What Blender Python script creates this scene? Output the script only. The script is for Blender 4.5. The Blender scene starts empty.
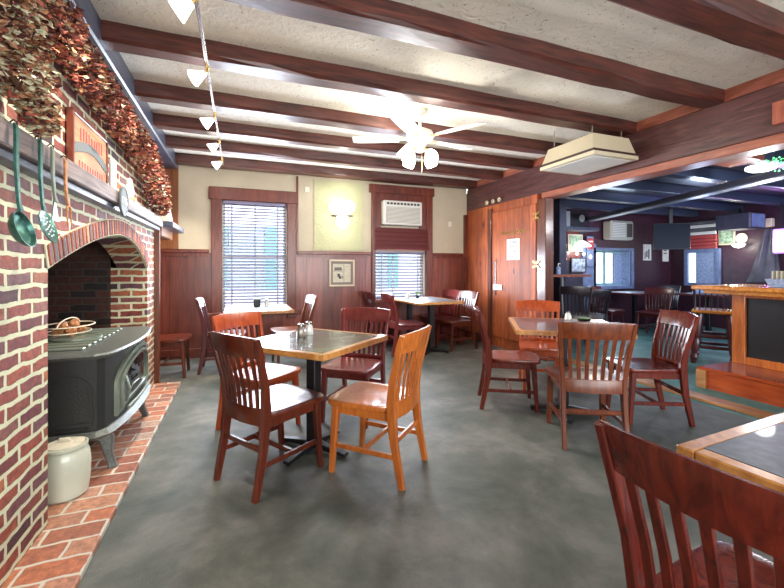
import bpy, bmesh, math, random
from mathutils import Vector, Matrix
C = bpy.context.scene.collection
S = bpy.context.scene
R = math.radians
PI = math.pi
# ------------------------------------------------------------------ camera
cam_d = bpy.data.cameras.new('camera'); cam = bpy.data.objects.new('camera', cam_d); C.objects.link(cam)
cam_d.sensor_width = 36; cam_d.lens = 36 * 391 / 784; cam_d.shift_y = -26 / 784; cam_d.clip_start = .02
cam.location = (0, 0, 1.25); cam.rotation_euler = (R(90), 0, -math.atan(152 / 391))
S.camera = cam
# ------------------------------------------------------------------ world, exposure
W = bpy.data.worlds.new('world'); S.world = W; W.use_nodes = True
bg = W.node_tree.nodes['Background']; bg.inputs[0].default_value = (.88, .95, 1, 1); bg.inputs[1].default_value = 3.6
S.view_settings.view_transform = 'Standard'; S.view_settings.look = 'None'
S.view_settings.gamma = 1; S.view_settings.use_curve_mapping = False; S.view_settings.exposure = 0.55
def area(name, loc, rot, sx, sy, e, col=(1, 1, 1)):
    l = bpy.data.lights.new(name, 'AREA'); l.shape = 'RECTANGLE'; l.size = sx; l.size_y = sy; l.energy = e; l.color = col
    o = bpy.data.objects.new(name, l); C.objects.link(o); o.location = loc; o.rotation_euler = rot; return o
def lamp(name, loc, e, col=(1, .93, .8), r=.05):
    l = bpy.data.lights.new(name, 'POINT'); l.energy = e; l.color = col; l.shadow_soft_size = r; l.specular_factor = .35
    o = bpy.data.objects.new(name, l); C.objects.link(o); o.location = loc; return o
# unseen fill lights added behind the camera, the first tilted up to the ceiling
area('rear_fill_light', (1.2, -2.3, 1.3), (R(116), 0, 0), 4.5, 1.7, 115, (1, .97, .93)).data.specular_factor = .45
area('rear_bar_fill_light', (6.5, -2.3, 1.5), (R(90), 0, 0), 4.0, 1.6, 80, (.62, .78, 1)).data.specular_factor = .2
# daylight that comes in through the two back windows
area('window_daylight', (.21, 6.02, 1.5), (R(-90), 0, 0), .85, 1.4, 70, (.8, .88, 1)).data.specular_factor = .35
area('window_daylight', (2.52, 6.02, 1.15), (R(-90), 0, 0), .85, .7, 50, (.8, .88, 1)).data.specular_factor = .35
area('window_daylight', (7.4, 6.0, 1.25), (R(-90), 0, 0), .9, .6, 14, (.65, .82, 1))

# ------------------------------------------------------------------ mesh helpers
def tag(o, label=None, cat=None, group=None, kind=None):
    for k, v in (('label', label), ('category', cat), ('group', group), ('kind', kind)):
        if v: o[k] = v
    return o
def obj(name, bm, m, parent=None, loc=None, rz=0, smooth=30):
    bmesh.ops.recalc_face_normals(bm, faces=bm.faces)
    me = bpy.data.meshes.new(name); bm.to_mesh(me); bm.free()
    if m is not None:
        for q in (m if isinstance(m, (list, tuple)) else [m]): me.materials.append(q)
    o = bpy.data.objects.new(name, me); C.objects.link(o)
    if smooth:
        for p in me.polygons: p.use_smooth = True
        try: me.set_sharp_from_angle(angle=R(smooth))
        except Exception: pass
    if parent is not None: o.parent = parent
    if loc is not None: o.location = loc
    if rz: o.rotation_euler = (0, 0, rz)
    return o
def empty(name, loc=(0, 0, 0), rz=0, label=None, cat=None, group=None):
    o = bpy.data.objects.new(name, None); C.objects.link(o); o.location = loc; o.rotation_euler = (0, 0, rz)
    o.empty_display_size = .1
    return tag(o, label, cat, group)
def NB(): return bmesh.new()
def box(bm, c, s, bev=0, rot=None, seg=1, mi=0):
    r = bmesh.ops.create_cube(bm, size=1)
    vs = r['verts']
    M = Matrix.Translation(c) @ (rot.to_4x4() if rot is not None else Matrix()) @ Matrix.Diagonal((s[0], s[1], s[2], 1))
    bmesh.ops.transform(bm, matrix=M, verts=vs)
    fs = {f for v in vs for f in v.link_faces}
    for f in fs: f.material_index = mi
    if bev:
        es = list({e for v in vs for e in v.link_edges})
        bmesh.ops.bevel(bm, geom=es, offset=bev, segments=seg, affect='EDGES', profile=.5)
    return bm
def bx(x0, x1, y0, y1, z0, z1, bev=0, bm=None, mi=0):
    bm = bm or NB()
    return box(bm, ((x0 + x1) / 2, (y0 + y1) / 2, (z0 + z1) / 2), (abs(x1 - x0), abs(y1 - y0), abs(z1 - z0)), bev, mi=mi)
def loft(bm, rings, cap=True, closed=True, mi=0):
    vr = [[bm.verts.new(p) for p in r] for r in rings]
    n = len(vr[0])
    for a, b in zip(vr, vr[1:]):
        for i in range(n if closed else n - 1):
            j = (i + 1) % n
            try: bm.faces.new((a[i], a[j], b[j], b[i])).material_index = mi
            except ValueError: pass
    if cap and closed:
        for r in (vr[0], vr[-1]):
            try: bm.faces.new(r).material_index = mi
            except ValueError: pass
    return bm
def bar(bm, pts, secs, side=Vector((1, 0, 0))):
    """rectangular (chamfered) bar through pts; secs = (w along side, d) per point"""
    rings = []
    pts = [Vector(p) for p in pts]
    for i, p in enumerate(pts):
        t = (pts[min(i + 1, len(pts) - 1)] - pts[max(i - 1, 0)]).normalized()
        a = (side - t * side.dot(t)).normalized(); b = t.cross(a)
        w, d = secs[i] if isinstance(secs, list) else secs
        w /= 2; d /= 2; c = min(w, d) * .3
        rings.append([p + a * x + b * y for x, y in ((w - c, -d), (w, -d + c), (w, d - c), (w - c, d), (-w + c, d), (-w, d - c), (-w, -d + c), (-w + c, -d))])
    return loft(bm, rings)
def tube(bm, pts, r, n=8):
    pts = [Vector(p) for p in pts]; rings = []
    ref = None
    for i, p in enumerate(pts):
        t = (pts[min(i + 1, len(pts) - 1)] - pts[max(i - 1, 0)]).normalized()
        if ref is None: ref = Vector((0, 0, 1)) if abs(t.z) < .9 else Vector((1, 0, 0))
        a = (ref - t * ref.dot(t)).normalized(); b = t.cross(a); ref = a
        q = r[i] if isinstance(r, (list, tuple)) else r
        rings.append([p + (a * math.cos(k * 2 * PI / n) + b * math.sin(k * 2 * PI / n)) * q for k in range(n)])
    return loft(bm, rings)
def lathe(bm, prof, n=24, c=(0, 0, 0), M=None, mi=0):
    rings = []
    for r, z in prof:
        ring = [Vector((max(r, 1e-4) * math.cos(k * 2 * PI / n), max(r, 1e-4) * math.sin(k * 2 * PI / n), z)) for k in range(n)]
        if M is not None: ring = [M @ v for v in ring]
        rings.append([v + Vector(c) for v in ring])
    return loft(bm, rings, mi=mi)
def prism(bm, poly, z0, z1, bev=0):
    return loft(bm, [[(x, y, z0) for x, y in poly], [(x, y, z1) for x, y in poly]])
def text(name, s, size, m, parent, loc, rot, ext=.0015, align='CENTER'):
    cu = bpy.data.curves.new(name, 'FONT'); cu.body = s; cu.size = size; cu.extrude = ext; cu.align_x = align; cu.align_y = 'CENTER'
    t = bpy.data.objects.new(name, cu); C.objects.link(t)
    dg = bpy.context.evaluated_depsgraph_get(); me = bpy.data.meshes.new_from_object(t.evaluated_get(dg))
    bpy.data.objects.remove(t); me.materials.clear(); me.materials.append(m)
    o = bpy.data.objects.new(name, me); C.objects.link(o); o.parent = parent; o.location = loc; o.rotation_euler = rot
    return o
def copy_tree(o, parent=None, mat=None):
    c = o.copy(); C.objects.link(c)
    if parent is not None: c.parent = parent
    if mat is not None and o.type == 'MESH':
        c.material_slots[0].link = 'OBJECT'; c.material_slots[0].material = mat
    for ch in list(o.children): copy_tree(ch, c, mat)
    return c

# ------------------------------------------------------------------ materials
def newmat(name):
    m = bpy.data.materials.new(name); m.use_nodes = True
    return m, m.node_tree, m.node_tree.nodes['Principled BSDF']
def plain(name, col, rough=.5, metal=0, bump=0, bs=40, coat=0, var=0, spec=.5):
    m, t, b = newmat(name); N, L = t.nodes, t.links
    b.inputs['Base Color'].default_value = (*col, 1); b.inputs['Roughness'].default_value = rough; b.inputs['Metallic'].default_value = metal
    b.inputs['Coat Weight'].default_value = coat; b.inputs['Specular IOR Level'].default_value = spec
    if bump or var:
        tc = N.new('ShaderNodeTexCoord'); n = N.new('ShaderNodeTexNoise'); n.inputs['Scale'].default_value = bs; n.inputs['Detail'].default_value = 4
        L.new(tc.outputs['Object'], n.inputs['Vector'])
        if bump:
            u = N.new('ShaderNodeBump'); u.inputs['Strength'].default_value = bump; u.inputs['Distance'].default_value = .01
            L.new(n.outputs['Fac'], u.inputs['Height']); L.new(u.outputs['Normal'], b.inputs['Normal'])
        if var:
            r = N.new('ShaderNodeValToRGB'); r.color_ramp.elements[0].position = .3; r.color_ramp.elements[1].position = .7
            r.color_ramp.elements[0].color = (*[c * (1 - var) for c in col], 1); r.color_ramp.elements[1].color = (*[min(1, c * (1 + var)) for c in col], 1)
            L.new(n.outputs['Fac'], r.inputs['Fac']); L.new(r.outputs['Color'], b.inputs['Base Color'])
    return m
def emit(name, col, e, base=(.8, .8, .8)):
    m, t, b = newmat(name); b.inputs['Base Color'].default_value = (*base, 1)
    b.inputs['Emission Color'].default_value = (*col, 1); b.inputs['Emission Strength'].default_value = e
    return m
def wood(name, dark, light, rough=.3, sc=(38, 38, 3), coat=.3, bump=.15, plank=None, knots=False):
    """stretched-noise grain; plank=(axis index, width) adds board seams"""
    m, t, b = newmat(name); N, L = t.nodes, t.links
    tc = N.new('ShaderNodeTexCoord'); mp = N.new('ShaderNodeMapping'); mp.inputs['Scale'].default_value = sc
    L.new(tc.outputs['Object'], mp.inputs['Vector'])
    vec = mp.outputs['Vector']
    n = N.new('ShaderNodeTexNoise'); n.inputs['Scale'].default_value = 1; n.inputs['Detail'].default_value = 7; n.inputs['Roughness'].default_value = .6; n.inputs['Distortion'].default_value = .8
    L.new(vec, n.inputs['Vector'])
    r = N.new('ShaderNodeValToRGB'); e = r.color_ramp.elements
    e[0].position = .3; e[0].color = (*dark, 1); e[1].position = .68; e[1].color = (*light, 1)
    L.new(n.outputs['Fac'], r.inputs['Fac']); out = r.outputs['Color']
    n2 = N.new('ShaderNodeTexNoise'); n2.inputs['Scale'].default_value = 2.3; n2.inputs['Detail'].default_value = 2; L.new(tc.outputs['Object'], n2.inputs['Vector'])
    mx = N.new('ShaderNodeMix'); mx.data_type = 'RGBA'; mx.blend_type = 'MULTIPLY'; mx.inputs[0].default_value = .55
    r2 = N.new('ShaderNodeValToRGB'); r2.color_ramp.elements[0].position = .35; r2.color_ramp.elements[0].color = (.5, .42, .42, 1); r2.color_ramp.elements[1].position = .65; r2.color_ramp.elements[1].color = (1, 1, 1, 1)
    L.new(n2.outputs['Fac'], r2.inputs['Fac']); L.new(out, mx.inputs[6]); L.new(r2.outputs['Color'], mx.inputs[7]); out = mx.outputs[2]
    height = n.outputs['Fac']
    if knots:
        v = N.new('ShaderNodeTexVoronoi'); v.inputs['Scale'].default_value = 1
        mk = N.new('ShaderNodeMapping'); mk.inputs['Scale'].default_value = knots; L.new(tc.outputs['Object'], mk.inputs['Vector']); L.new(mk.outputs['Vector'], v.inputs['Vector'])
        rk = N.new('ShaderNodeValToRGB'); rk.color_ramp.elements[0].position = .05; rk.color_ramp.elements[0].color = (.22, .1, .08, 1); rk.color_ramp.elements[1].position = .17; rk.color_ramp.elements[1].color = (1, 1, 1, 1)
        L.new(v.outputs['Distance'], rk.inputs['Fac'])
        m4 = N.new('ShaderNodeMix'); m4.data_type = 'RGBA'; m4.blend_type = 'MULTIPLY'; m4.inputs[0].default_value = 1
        L.new(out, m4.inputs[6]); L.new(rk.outputs['Color'], m4.inputs[7]); out = m4.outputs[2]
    if plank:
        ax, w = plank
        sx = N.new('ShaderNodeSeparateXYZ'); L.new(tc.outputs['Object'], sx.inputs[0])
        d = N.new('ShaderNodeMath'); d.operation = 'DIVIDE'; d.inputs[1].default_value = w; L.new(sx.outputs[ax], d.inputs[0])
        fl = N.new('ShaderNodeMath'); fl.operation = 'FLOOR'; L.new(d.outputs[0], fl.inputs[0])
        wn = N.new('ShaderNodeTexWhiteNoise'); wn.noise_dimensions = '1D'; L.new(fl.outputs[0], wn.inputs['W'])
        fr = N.new('ShaderNodeMath'); fr.operation = 'FRACT'; L.new(d.outputs[0], fr.inputs[0])
        pp = N.new('ShaderNodeMath'); pp.operation = 'PINGPONG'; pp.inputs[1].default_value = .5; L.new(fr.outputs[0], pp.inputs[0])
        gp = N.new('ShaderNodeMath'); gp.operation = 'LESS_THAN'; gp.inputs[1].default_value = .0022 / w; L.new(pp.outputs[0], gp.inputs[0])
        rr = N.new('ShaderNodeMapRange'); rr.inputs[3].default_value = .62; rr.inputs[4].default_value = 1.15; L.new(wn.outputs['Value'], rr.inputs[0])
        m2 = N.new('ShaderNodeMix'); m2.data_type = 'RGBA'; m2.blend_type = 'MULTIPLY'; m2.inputs[0].default_value = 1
        cb = N.new('ShaderNodeCombineColor'); [L.new(rr.outputs[0], cb.inputs[i]) for i in range(3)]
        L.new(out, m2.inputs[6]); L.new(cb.outputs[0], m2.inputs[7])
        m3 = N.new('ShaderNodeMix'); m3.data_type = 'RGBA'; L.new(gp.outputs[0], m3.inputs[0]); L.new(m2.outputs[2], m3.inputs[6]); m3.inputs[7].default_value = (.02, .008, .006, 1); out = m3.outputs[2]
    L.new(out, b.inputs['Base Color'])
    u = N.new('ShaderNodeBump'); u.inputs['Strength'].default_value = bump; u.inputs['Distance'].default_value = .004
    L.new(height, u.inputs['Height']); L.new(u.outputs['Normal'], b.inputs['Normal'])
    b.inputs['Roughness'].default_value = rough; b.inputs['Coat Weight'].default_value = coat; b.inputs['Coat Roughness'].default_value = .18
    return m
def brick(name, cols, mortar, bw=.205, bh=.066, ms=.009, mode='wall', bump=.8, rough=.75, sc=1):
    m, t, b = newmat(name); N, L = t.nodes, t.links
    tc = N.new('ShaderNodeTexCoord'); sx = N.new('ShaderNodeSeparateXYZ'); L.new(tc.outputs['Object'], sx.inputs[0])
    cb = N.new('ShaderNodeCombineXYZ')
    nz = N.new('ShaderNodeTexNoise'); nz.inputs['Scale'].default_value = 9; nz.inputs['Detail'].default_value = 3; L.new(tc.outputs['Object'], nz.inputs['Vector'])
    if mode == 'wall':
        a = N.new('ShaderNodeMath'); a.operation = 'ADD'; L.new(sx.outputs[0], a.inputs[0]); L.new(sx.outputs[1], a.inputs[1])
        L.new(a.outputs[0], cb.inputs[0]); L.new(sx.outputs[2], cb.inputs[1])
    else:
        L.new(sx.outputs[0], cb.inputs[0]); L.new(sx.outputs[1], cb.inputs[1])
    va = N.new('ShaderNodeVectorMath'); va.operation = 'SCALE'; va.inputs[3].default_value = .03; L.new(nz.outputs['Color'], va.inputs[0])
    vb = N.new('ShaderNodeVectorMath'); vb.operation = 'ADD'; L.new(cb.outputs[0], vb.inputs[0]); L.new(va.outputs[0], vb.inputs[1])
    bt = N.new('ShaderNodeTexBrick'); L.new(vb.outputs[0], bt.inputs['Vector'])
    bt.inputs['Scale'].default_value = 1; bt.inputs['Brick Width'].default_value = bw; bt.inputs['Row Height'].default_value = bh
    bt.inputs['Mortar Size'].default_value = ms; bt.inputs['Mortar Smooth'].default_value = .25; bt.inputs['Bias'].default_value = 0
    bt.inputs['Color1'].default_value = (0, 0, 0, 1); bt.inputs['Color2'].default_value = (1, 1, 1, 1); bt.inputs['Mortar'].default_value = (.5, .5, .5, 1)
    r = N.new('ShaderNodeValToRGB'); r.color_ramp.interpolation = 'LINEAR'
    while len(r.color_ramp.elements) < len(cols): r.color_ramp.elements.new(.5)
    for i, cc in enumerate(cols):
        r.color_ramp.elements[i].position = i / (len(cols) - 1); r.color_ramp.elements[i].color = (*cc, 1)
    L.new(bt.outputs['Color'], r.inputs['Fac'])
    n2 = N.new('ShaderNodeTexNoise'); n2.inputs['Scale'].default_value = 28; n2.inputs['Detail'].default_value = 6; n2.inputs['Roughness'].default_value = .7; L.new(tc.outputs['Object'], n2.inputs['Vector'])
    r2 = N.new('ShaderNodeValToRGB'); r2.color_ramp.elements[0].position = .3; r2.color_ramp.elements[0].color = (.45, .42, .45, 1); r2.color_ramp.elements[1].position = .68; r2.color_ramp.elements[1].color = (1.25, 1.2, 1.15, 1)
    L.new(n2.outputs['Fac'], r2.inputs['Fac'])
    mm = N.new('ShaderNodeMix'); mm.data_type = 'RGBA'; mm.blend_type = 'MULTIPLY'; mm.inputs[0].default_value = 1; L.new(r.outputs['Color'], mm.inputs[6]); L.new(r2.outputs['Color'], mm.inputs[7])
    mo = N.new('ShaderNodeMix'); mo.data_type = 'RGBA'; L.new(bt.outputs['Fac'], mo.inputs[0]); L.new(mm.outputs[2], mo.inputs[6]); mo.inputs[7].default_value = (*mortar, 1)
    L.new(mo.outputs[2], b.inputs['Base Color']); b.inputs['Roughness'].default_value = rough
    h = N.new('ShaderNodeMath'); h.operation = 'MULTIPLY_ADD'; h.inputs[1].default_value = -1.0; L.new(bt.outputs['Fac'], h.inputs[0])
    h2 = N.new('ShaderNodeMath'); h2.operation = 'MULTIPLY'; h2.inputs[1].default_value = .6; L.new(n2.outputs['Fac'], h2.inputs[0]); L.new(h2.outputs[0], h.inputs[2])
    u = N.new('ShaderNodeBump'); u.inputs['Strength'].default_value = bump; u.inputs['Distance'].default_value = .012
    L.new(h.outputs[0], u.inputs['Height']); L.new(u.outputs['Normal'], b.inputs['Normal'])
    return m
def plaster(name, col, speck=None, bump=.5, sc=14, rough=.8):
    m, t, b = newmat(name); N, L = t.nodes, t.links
    tc = N.new('ShaderNodeTexCoord'); n = N.new('ShaderNodeTexNoise'); n.inputs['Scale'].default_value = sc; n.inputs['Detail'].default_value = 5; n.inputs['Distortion'].default_value = 1.5
    L.new(tc.outputs['Object'], n.inputs['Vector'])
    u = N.new('ShaderNodeBump'); u.inputs['Strength'].default_value = bump; u.inputs['Distance'].default_value = .012; L.new(n.outputs['Fac'], u.inputs['Height']); L.new(u.outputs['Normal'], b.inputs['Normal'])
    n2 = N.new('ShaderNodeTexNoise'); n2.inputs['Scale'].default_value = 2; n2.inputs['Detail'].default_value = 3; L.new(tc.outputs['Object'], n2.inputs['Vector'])
    r = N.new('ShaderNodeValToRGB'); r.color_ramp.elements[0].position = .3; r.color_ramp.elements[1].position = .7
    r.color_ramp.elements[0].color = (*[c * .82 for c in col], 1); r.color_ramp.elements[1].color = (*col, 1); L.new(n2.outputs['Fac'], r.inputs['Fac']); out = r.outputs['Color']
    if speck:
        n3 = N.new('ShaderNodeTexNoise'); n3.inputs['Scale'].default_value = 34; n3.inputs['Detail'].default_value = 2; n3.inputs['Distortion'].default_value = 2
        L.new(tc.outputs['Object'], n3.inputs['Vector'])
        r3 = N.new('ShaderNodeValToRGB'); r3.color_ramp.elements[0].position = .66; r3.color_ramp.elements[0].color = (0, 0, 0, 1); r3.color_ramp.elements[1].position = .70; r3.color_ramp.elements[1].color = (1, 1, 1, 1)
        L.new(n3.outputs['Fac'], r3.inputs['Fac'])
        mm = N.new('ShaderNodeMix'); mm.data_type = 'RGBA'; L.new(r3.outputs['Color'], mm.inputs[0]); L.new(out, mm.inputs[6]); mm.inputs[7].default_value = (*speck, 1); out = mm.outputs[2]
    L.new(out, b.inputs['Base Color']); b.inputs['Roughness'].default_value = rough
    return m
def floor_mat(name, c0, c1, c2, rough=.55):
    m, t, b = newmat(name); N, L = t.nodes, t.links
    tc = N.new('ShaderNodeTexCoord'); n = N.new('ShaderNodeTexNoise'); n.inputs['Scale'].default_value = 1.9; n.inputs['Detail'].default_value = 9; n.inputs['Roughness'].default_value = .68; n.inputs['Distortion'].default_value = .25
    L.new(tc.outputs['Object'], n.inputs['Vector'])
    r = N.new('ShaderNodeValToRGB'); r.color_ramp.elements.new(.5)
    for i, (p, c) in enumerate(((.32, c0), (.5, c1), (.68, c2))): r.color_ramp.elements[i].position = p; r.color_ramp.elements[i].color = (*c, 1)
    L.new(n.outputs['Fac'], r.inputs['Fac']); L.new(r.outputs['Color'], b.inputs['Base Color'])
    n2 = N.new('ShaderNodeTexNoise'); n2.inputs['Scale'].default_value = 160; n2.inputs['Detail'].default_value = 3; L.new(tc.outputs['Object'], n2.inputs['Vector'])
    u = N.new('ShaderNodeBump'); u.inputs['Strength'].default_value = .35; u.inputs['Distance'].default_value = .004; L.new(n2.outputs['Fac'], u.inputs['Height']); L.new(u.outputs['Normal'], b.inputs['Normal'])
    b.inputs['Roughness'].default_value = rough
    return m
M = {}
M['cherry'] = wood('cherry_wood', (.05, .008, .004), (.17, .028, .009), .28)
M['amber'] = wood('amber_wood', (.42, .10, .015), (.72, .22, .035), .3)
M['plum'] = wood('plum_wood', (.10, .012, .014), (.24, .035, .03), .28)
M['redorange'] = wood('red_orange_wood', (.28, .03, .006), (.56, .10, .015), .3)
M['brown'] = wood('brown_wood', (.09, .015, .004), (.26, .055, .008), .3)
M['mahog'] = wood('mahogany_wood', (.07, .006, .003), (.21, .022, .008), .22)
M['blackwood'] = wood('black_wood', (.008, .006, .010), (.03, .02, .03), .3)
M['darkred'] = wood('dark_red_wood', (.05, .008, .012), (.13, .022, .024), .3)
M['beam'] = wood('beam_wood', (.028, .008, .007), (.14, .036, .024), .45, (3, 30, 30), .15, .5)
M['beam_y'] = wood('header_wood', (.05, .016, .018), (.17, .062, .055), .4, (30, 3, 30), .2, .5)
M['lip'] = wood('lip_wood', (.25, .06, .035), (.50, .17, .10), .4, (30, 3, 30), .2, .3)
M['blue_beam'] = wood('painted_beam_wood', (.035, .04, .07), (.10, .12, .18), .4, (30, 3, 30), .2, .3)
M['mantel'] = wood('mantel_wood', (.06, .045, .045), (.26, .19, .17), .6, (40, 3, 40), .0, .7)
M['wains'] = wood('wainscot_wood', (.15, .030, .020), (.32, .080, .050), .3, (20, 20, 1.6), .3, .1, plank=(0, .30), knots=(3, 3, 1.7))
M['trim'] = wood('trim_wood', (.09, .014, .008), (.22, .045, .022), .35, (26, 26, 3), .25)
M['pine'] = wood('pine_plank', (.30, .055, .018), (.66, .17, .045), .55, (22, 22, 1.8), .0, .15, plank=(1, .17), knots=(5, 5, 2.4))
M['darkpine'] = wood('dark_pine', (.07, .018, .012), (.2, .06, .03), .3, (22, 22, 2), .5, .15)
M['bar_top'] = wood('bar_top_wood', (.55, .17, .02), (.9, .38, .07), .22, (3, 30, 30), .5)
M['bar_front'] = wood('bar_front_wood', (.42, .09, .012), (.72, .22, .04), .25, (30, 30, 3), .4)
M['platform'] = wood('platform_wood', (.30, .035, .008), (.55, .10, .02), .22, (30, 3, 30), .5)
M['curb'] = wood('curb_wood', (.22, .08, .03), (.55, .27, .1), .35, (30, 3, 30), .2)
M['edge'] = wood('table_edge_wood', (.42, .16, .035), (.75, .38, .11), .3, (20, 20, 20), .4)
M['brown_panel'] = wood('brown_panel', (.16, .05, .014), (.32, .11, .03), .4)
M['ceil'] = plaster('ceiling_plaster', (.84, .80, .70), (.30, .26, .20), .8)
M['wall'] = plaster('cream_plaster', (.60, .53, .40), None, .25, 9)
M['wall_patch'] = plaster('yellow_textured_plaster', (.54, .54, .33), None, 1.0, 12)
M['brick'] = brick('brick_wall', [(.045, .022, .035), (.22, .04, .03), (.30, .07, .035), (.14, .025, .03), (.42, .13, .045), (.10, .05, .075), (.26, .05, .025)], (.56, .56, .38), ms=.0115)
M['hearth_b'] = brick('hearth_brick', [(.42, .14, .06), (.52, .26, .16), (.26, .10, .07), (.50, .17, .08), (.42, .32, .26)], (.55, .50, .42), .23, .12, .008, 'floor', .5, .5)
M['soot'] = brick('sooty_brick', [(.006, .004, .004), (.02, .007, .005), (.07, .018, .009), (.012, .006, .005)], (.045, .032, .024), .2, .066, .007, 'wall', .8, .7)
M['floor'] = floor_mat('dark_floor', (.040, .055, .045), (.10, .108, .095), (.20, .195, .175))
M['barfloor'] = floor_mat('teal_floor', (.03, .09, .09), (.07, .20, .19), (.16, .34, .32))
M['maroon'] = plain('maroon_paint', (.045, .013, .028), .45, bump=.3, bs=12, var=.25)
M['indigo'] = plain('indigo_paint', (.035, .035, .06), .45, var=.3, bs=8)
M['bluegrey'] = plain('blue_grey_paint', (.16, .22, .40), .5, var=.25, bs=8)
M['darkceil'] = plain('dark_ceiling_paint', (.022, .02, .035), .45, var=.2)
M['greyjoist'] = plain('grey_joist', (.09, .10, .15), .5)
M['bluejoist'] = plain('blue_black_joist', (.03, .04, .075), .3, coat=.3)
M['laminate'] = plain('green_grey_laminate', (.045, .058, .05), .22, bump=.12, bs=30, coat=.4, var=.35)
M['laminate_b'] = plain('slate_laminate', (.085, .095, .115), .42, bump=.15, bs=25, coat=.05, var=.3)
M['laminate_p'] = plain('mauve_laminate', (.14, .09, .10), .28, coat=.3, var=.2, bs=20)
M['black'] = plain('black_metal', (.012, .011, .013), .4, .2)
M['iron'] = plain('cast_iron', (.045, .047, .045), .42, .6, .2, 120)
M['iron_top'] = plain('worn_iron', (.13, .14, .13), .42, .5, .2, 90, var=.3)
M['iron_trim'] = plain('pale_iron', (.20, .235, .19), .35, .5)
M['glass_dark'] = plain('dark_glass', (.012, .012, .014), .06, 0, coat=1)
M['stoneware'] = plain('stoneware', (.50, .52, .42), .3, bump=.05, coat=.4, var=.12, bs=6)
M['white'] = plain('white_paint', (.78, .78, .76), .5)
M['cream'] = plain('cream_plastic', (.62, .54, .38), .45)
M['creampaint'] = plain('ivory_plastic', (.75, .73, .64), .4)
M['grille'] = plain('grille_grey', (.35, .34, .31), .5)
M['darkbrown'] = plain('dark_brown', (.05, .025, .02), .4)
M['brass'] = plain('brass', (.62, .42, .16), .3, .9)
M['chrome'] = plain('chrome', (.6, .62, .64), .2, 1)
M['plaque'] = plain('plaque_metal', (.10, .115, .12), .6, .2, .2, 60)
M['grey'] = plain('grey_paint', (.3, .31, .34), .5)
M['slat'] = plain('blind_slat', (.26, .25, .40), .45)  # white slats seen backlit: their lilac shade is put into the colour
M['redshade'] = plain('red_slat', (.11, .022, .022), .4)
M['copper_g'] = plain('verdigris_metal', (.05, .15, .125), .35, .7, .1, 60, var=.35)
M['copper_d'] = plain('dark_verdigris', (.03, .06, .06), .35, .7)
M['paper'] = plain('paper', (.80, .82, .80), .7)
M['oldpaper'] = plain('old_paper', (.60, .55, .44), .7, var=.12, bs=30)
M['ink'] = plain('ink', (.06, .05, .05), .7)
M['frame_c'] = plain('cream_frame', (.66, .56, .42), .5)
M['taupe'] = plain('taupe_mount', (.22, .18, .15), .6)
M['salt'] = plain('salt_glass', (.72, .72, .68), .15, coat=.5)
M['pepper'] = plain('pepper_glass', (.25, .20, .15), .2, coat=.5)
M['green'] = plain('green_plastic', (.10, .20, .05), .4)
M['cyan'] = plain('cyan_card', (.12, .62, .62), .4)
M['screen'] = plain('tv_screen', (.008, .011, .02), .25, spec=.08)
M['candle'] = plain('candle_wax', (.72, .72, .70), .5)
M['signo'] = wood('sign_orange', (.22, .10, .05), (.46, .24, .12), .5, (4, 4, 60), .0)
M['petal1'] = plain('petal_red', (.27, .06, .035), .8, var=.6, bs=60)
M['petal2'] = plain('petal_tan', (.34, .16, .075), .8, var=.5, bs=60)
M['petal3'] = plain('petal_pale', (.46, .42, .27), .8, var=.5, bs=60)
M['petald'] = plain('petal_dark', (.07, .014, .014), .8, var=.5, bs=60)
M['stem'] = plain('dry_stem', (.10, .04, .02), .8)
M['redpaint'] = plain('red_paint', (.42, .06, .06), .45)
M['orangered'] = wood('orange_red_block', (.42, .09, .05), (.6, .18, .1), .5)
M['drape'] = plain('grey_cloth', (.10, .10, .12), .6, var=.4, bs=4)
M['bulb'] = emit('lit_bulb', (1, .97, .86), 26)
M['shade_glass'] = emit('lit_shade', (1, .97, .88), 7)
M['spot'] = emit('lit_spot', (1, .93, .80), 6)
M['sconce_g'] = emit('lit_sconce', (1, .97, .86), 3.5)
M['lamp_w'] = emit('lit_lamp', (1, .96, .90), 2.6)
M['led_g'] = emit('green_led', (.0, 1, .22), 1.0)
M['led_p'] = emit('purple_led', (.50, .05, .9), 1.0)
M['led_w'] = emit('white_led', (1, .95, .8), 3)
M['ac_white'] = plain('ac_white', (.70, .70, .66), .4)
M['pinecone'] = plain('pinecone', (.38, .16, .06), .7, var=.5, bs=50)
M['siding'] = plain('white_siding', (.80, .84, .92), .6)
M['teal'] = plain('teal_shutter', (.22, .48, .52), .5)
M['housewin'] = plain('pale_window', (.42, .52, .58), .3)
M['curtain'] = plain('blue_lace', (.30, .40, .62), .7, var=.3, bs=30)
gm, gt, gb = newmat('window_glass'); gb.inputs['Roughness'].default_value = .02; gb.inputs['Transmission Weight'].default_value = 1; gb.inputs['IOR'].default_value = 1.0; gb.inputs['Specular IOR Level'].default_value = .1
M['glass'] = gm

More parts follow.
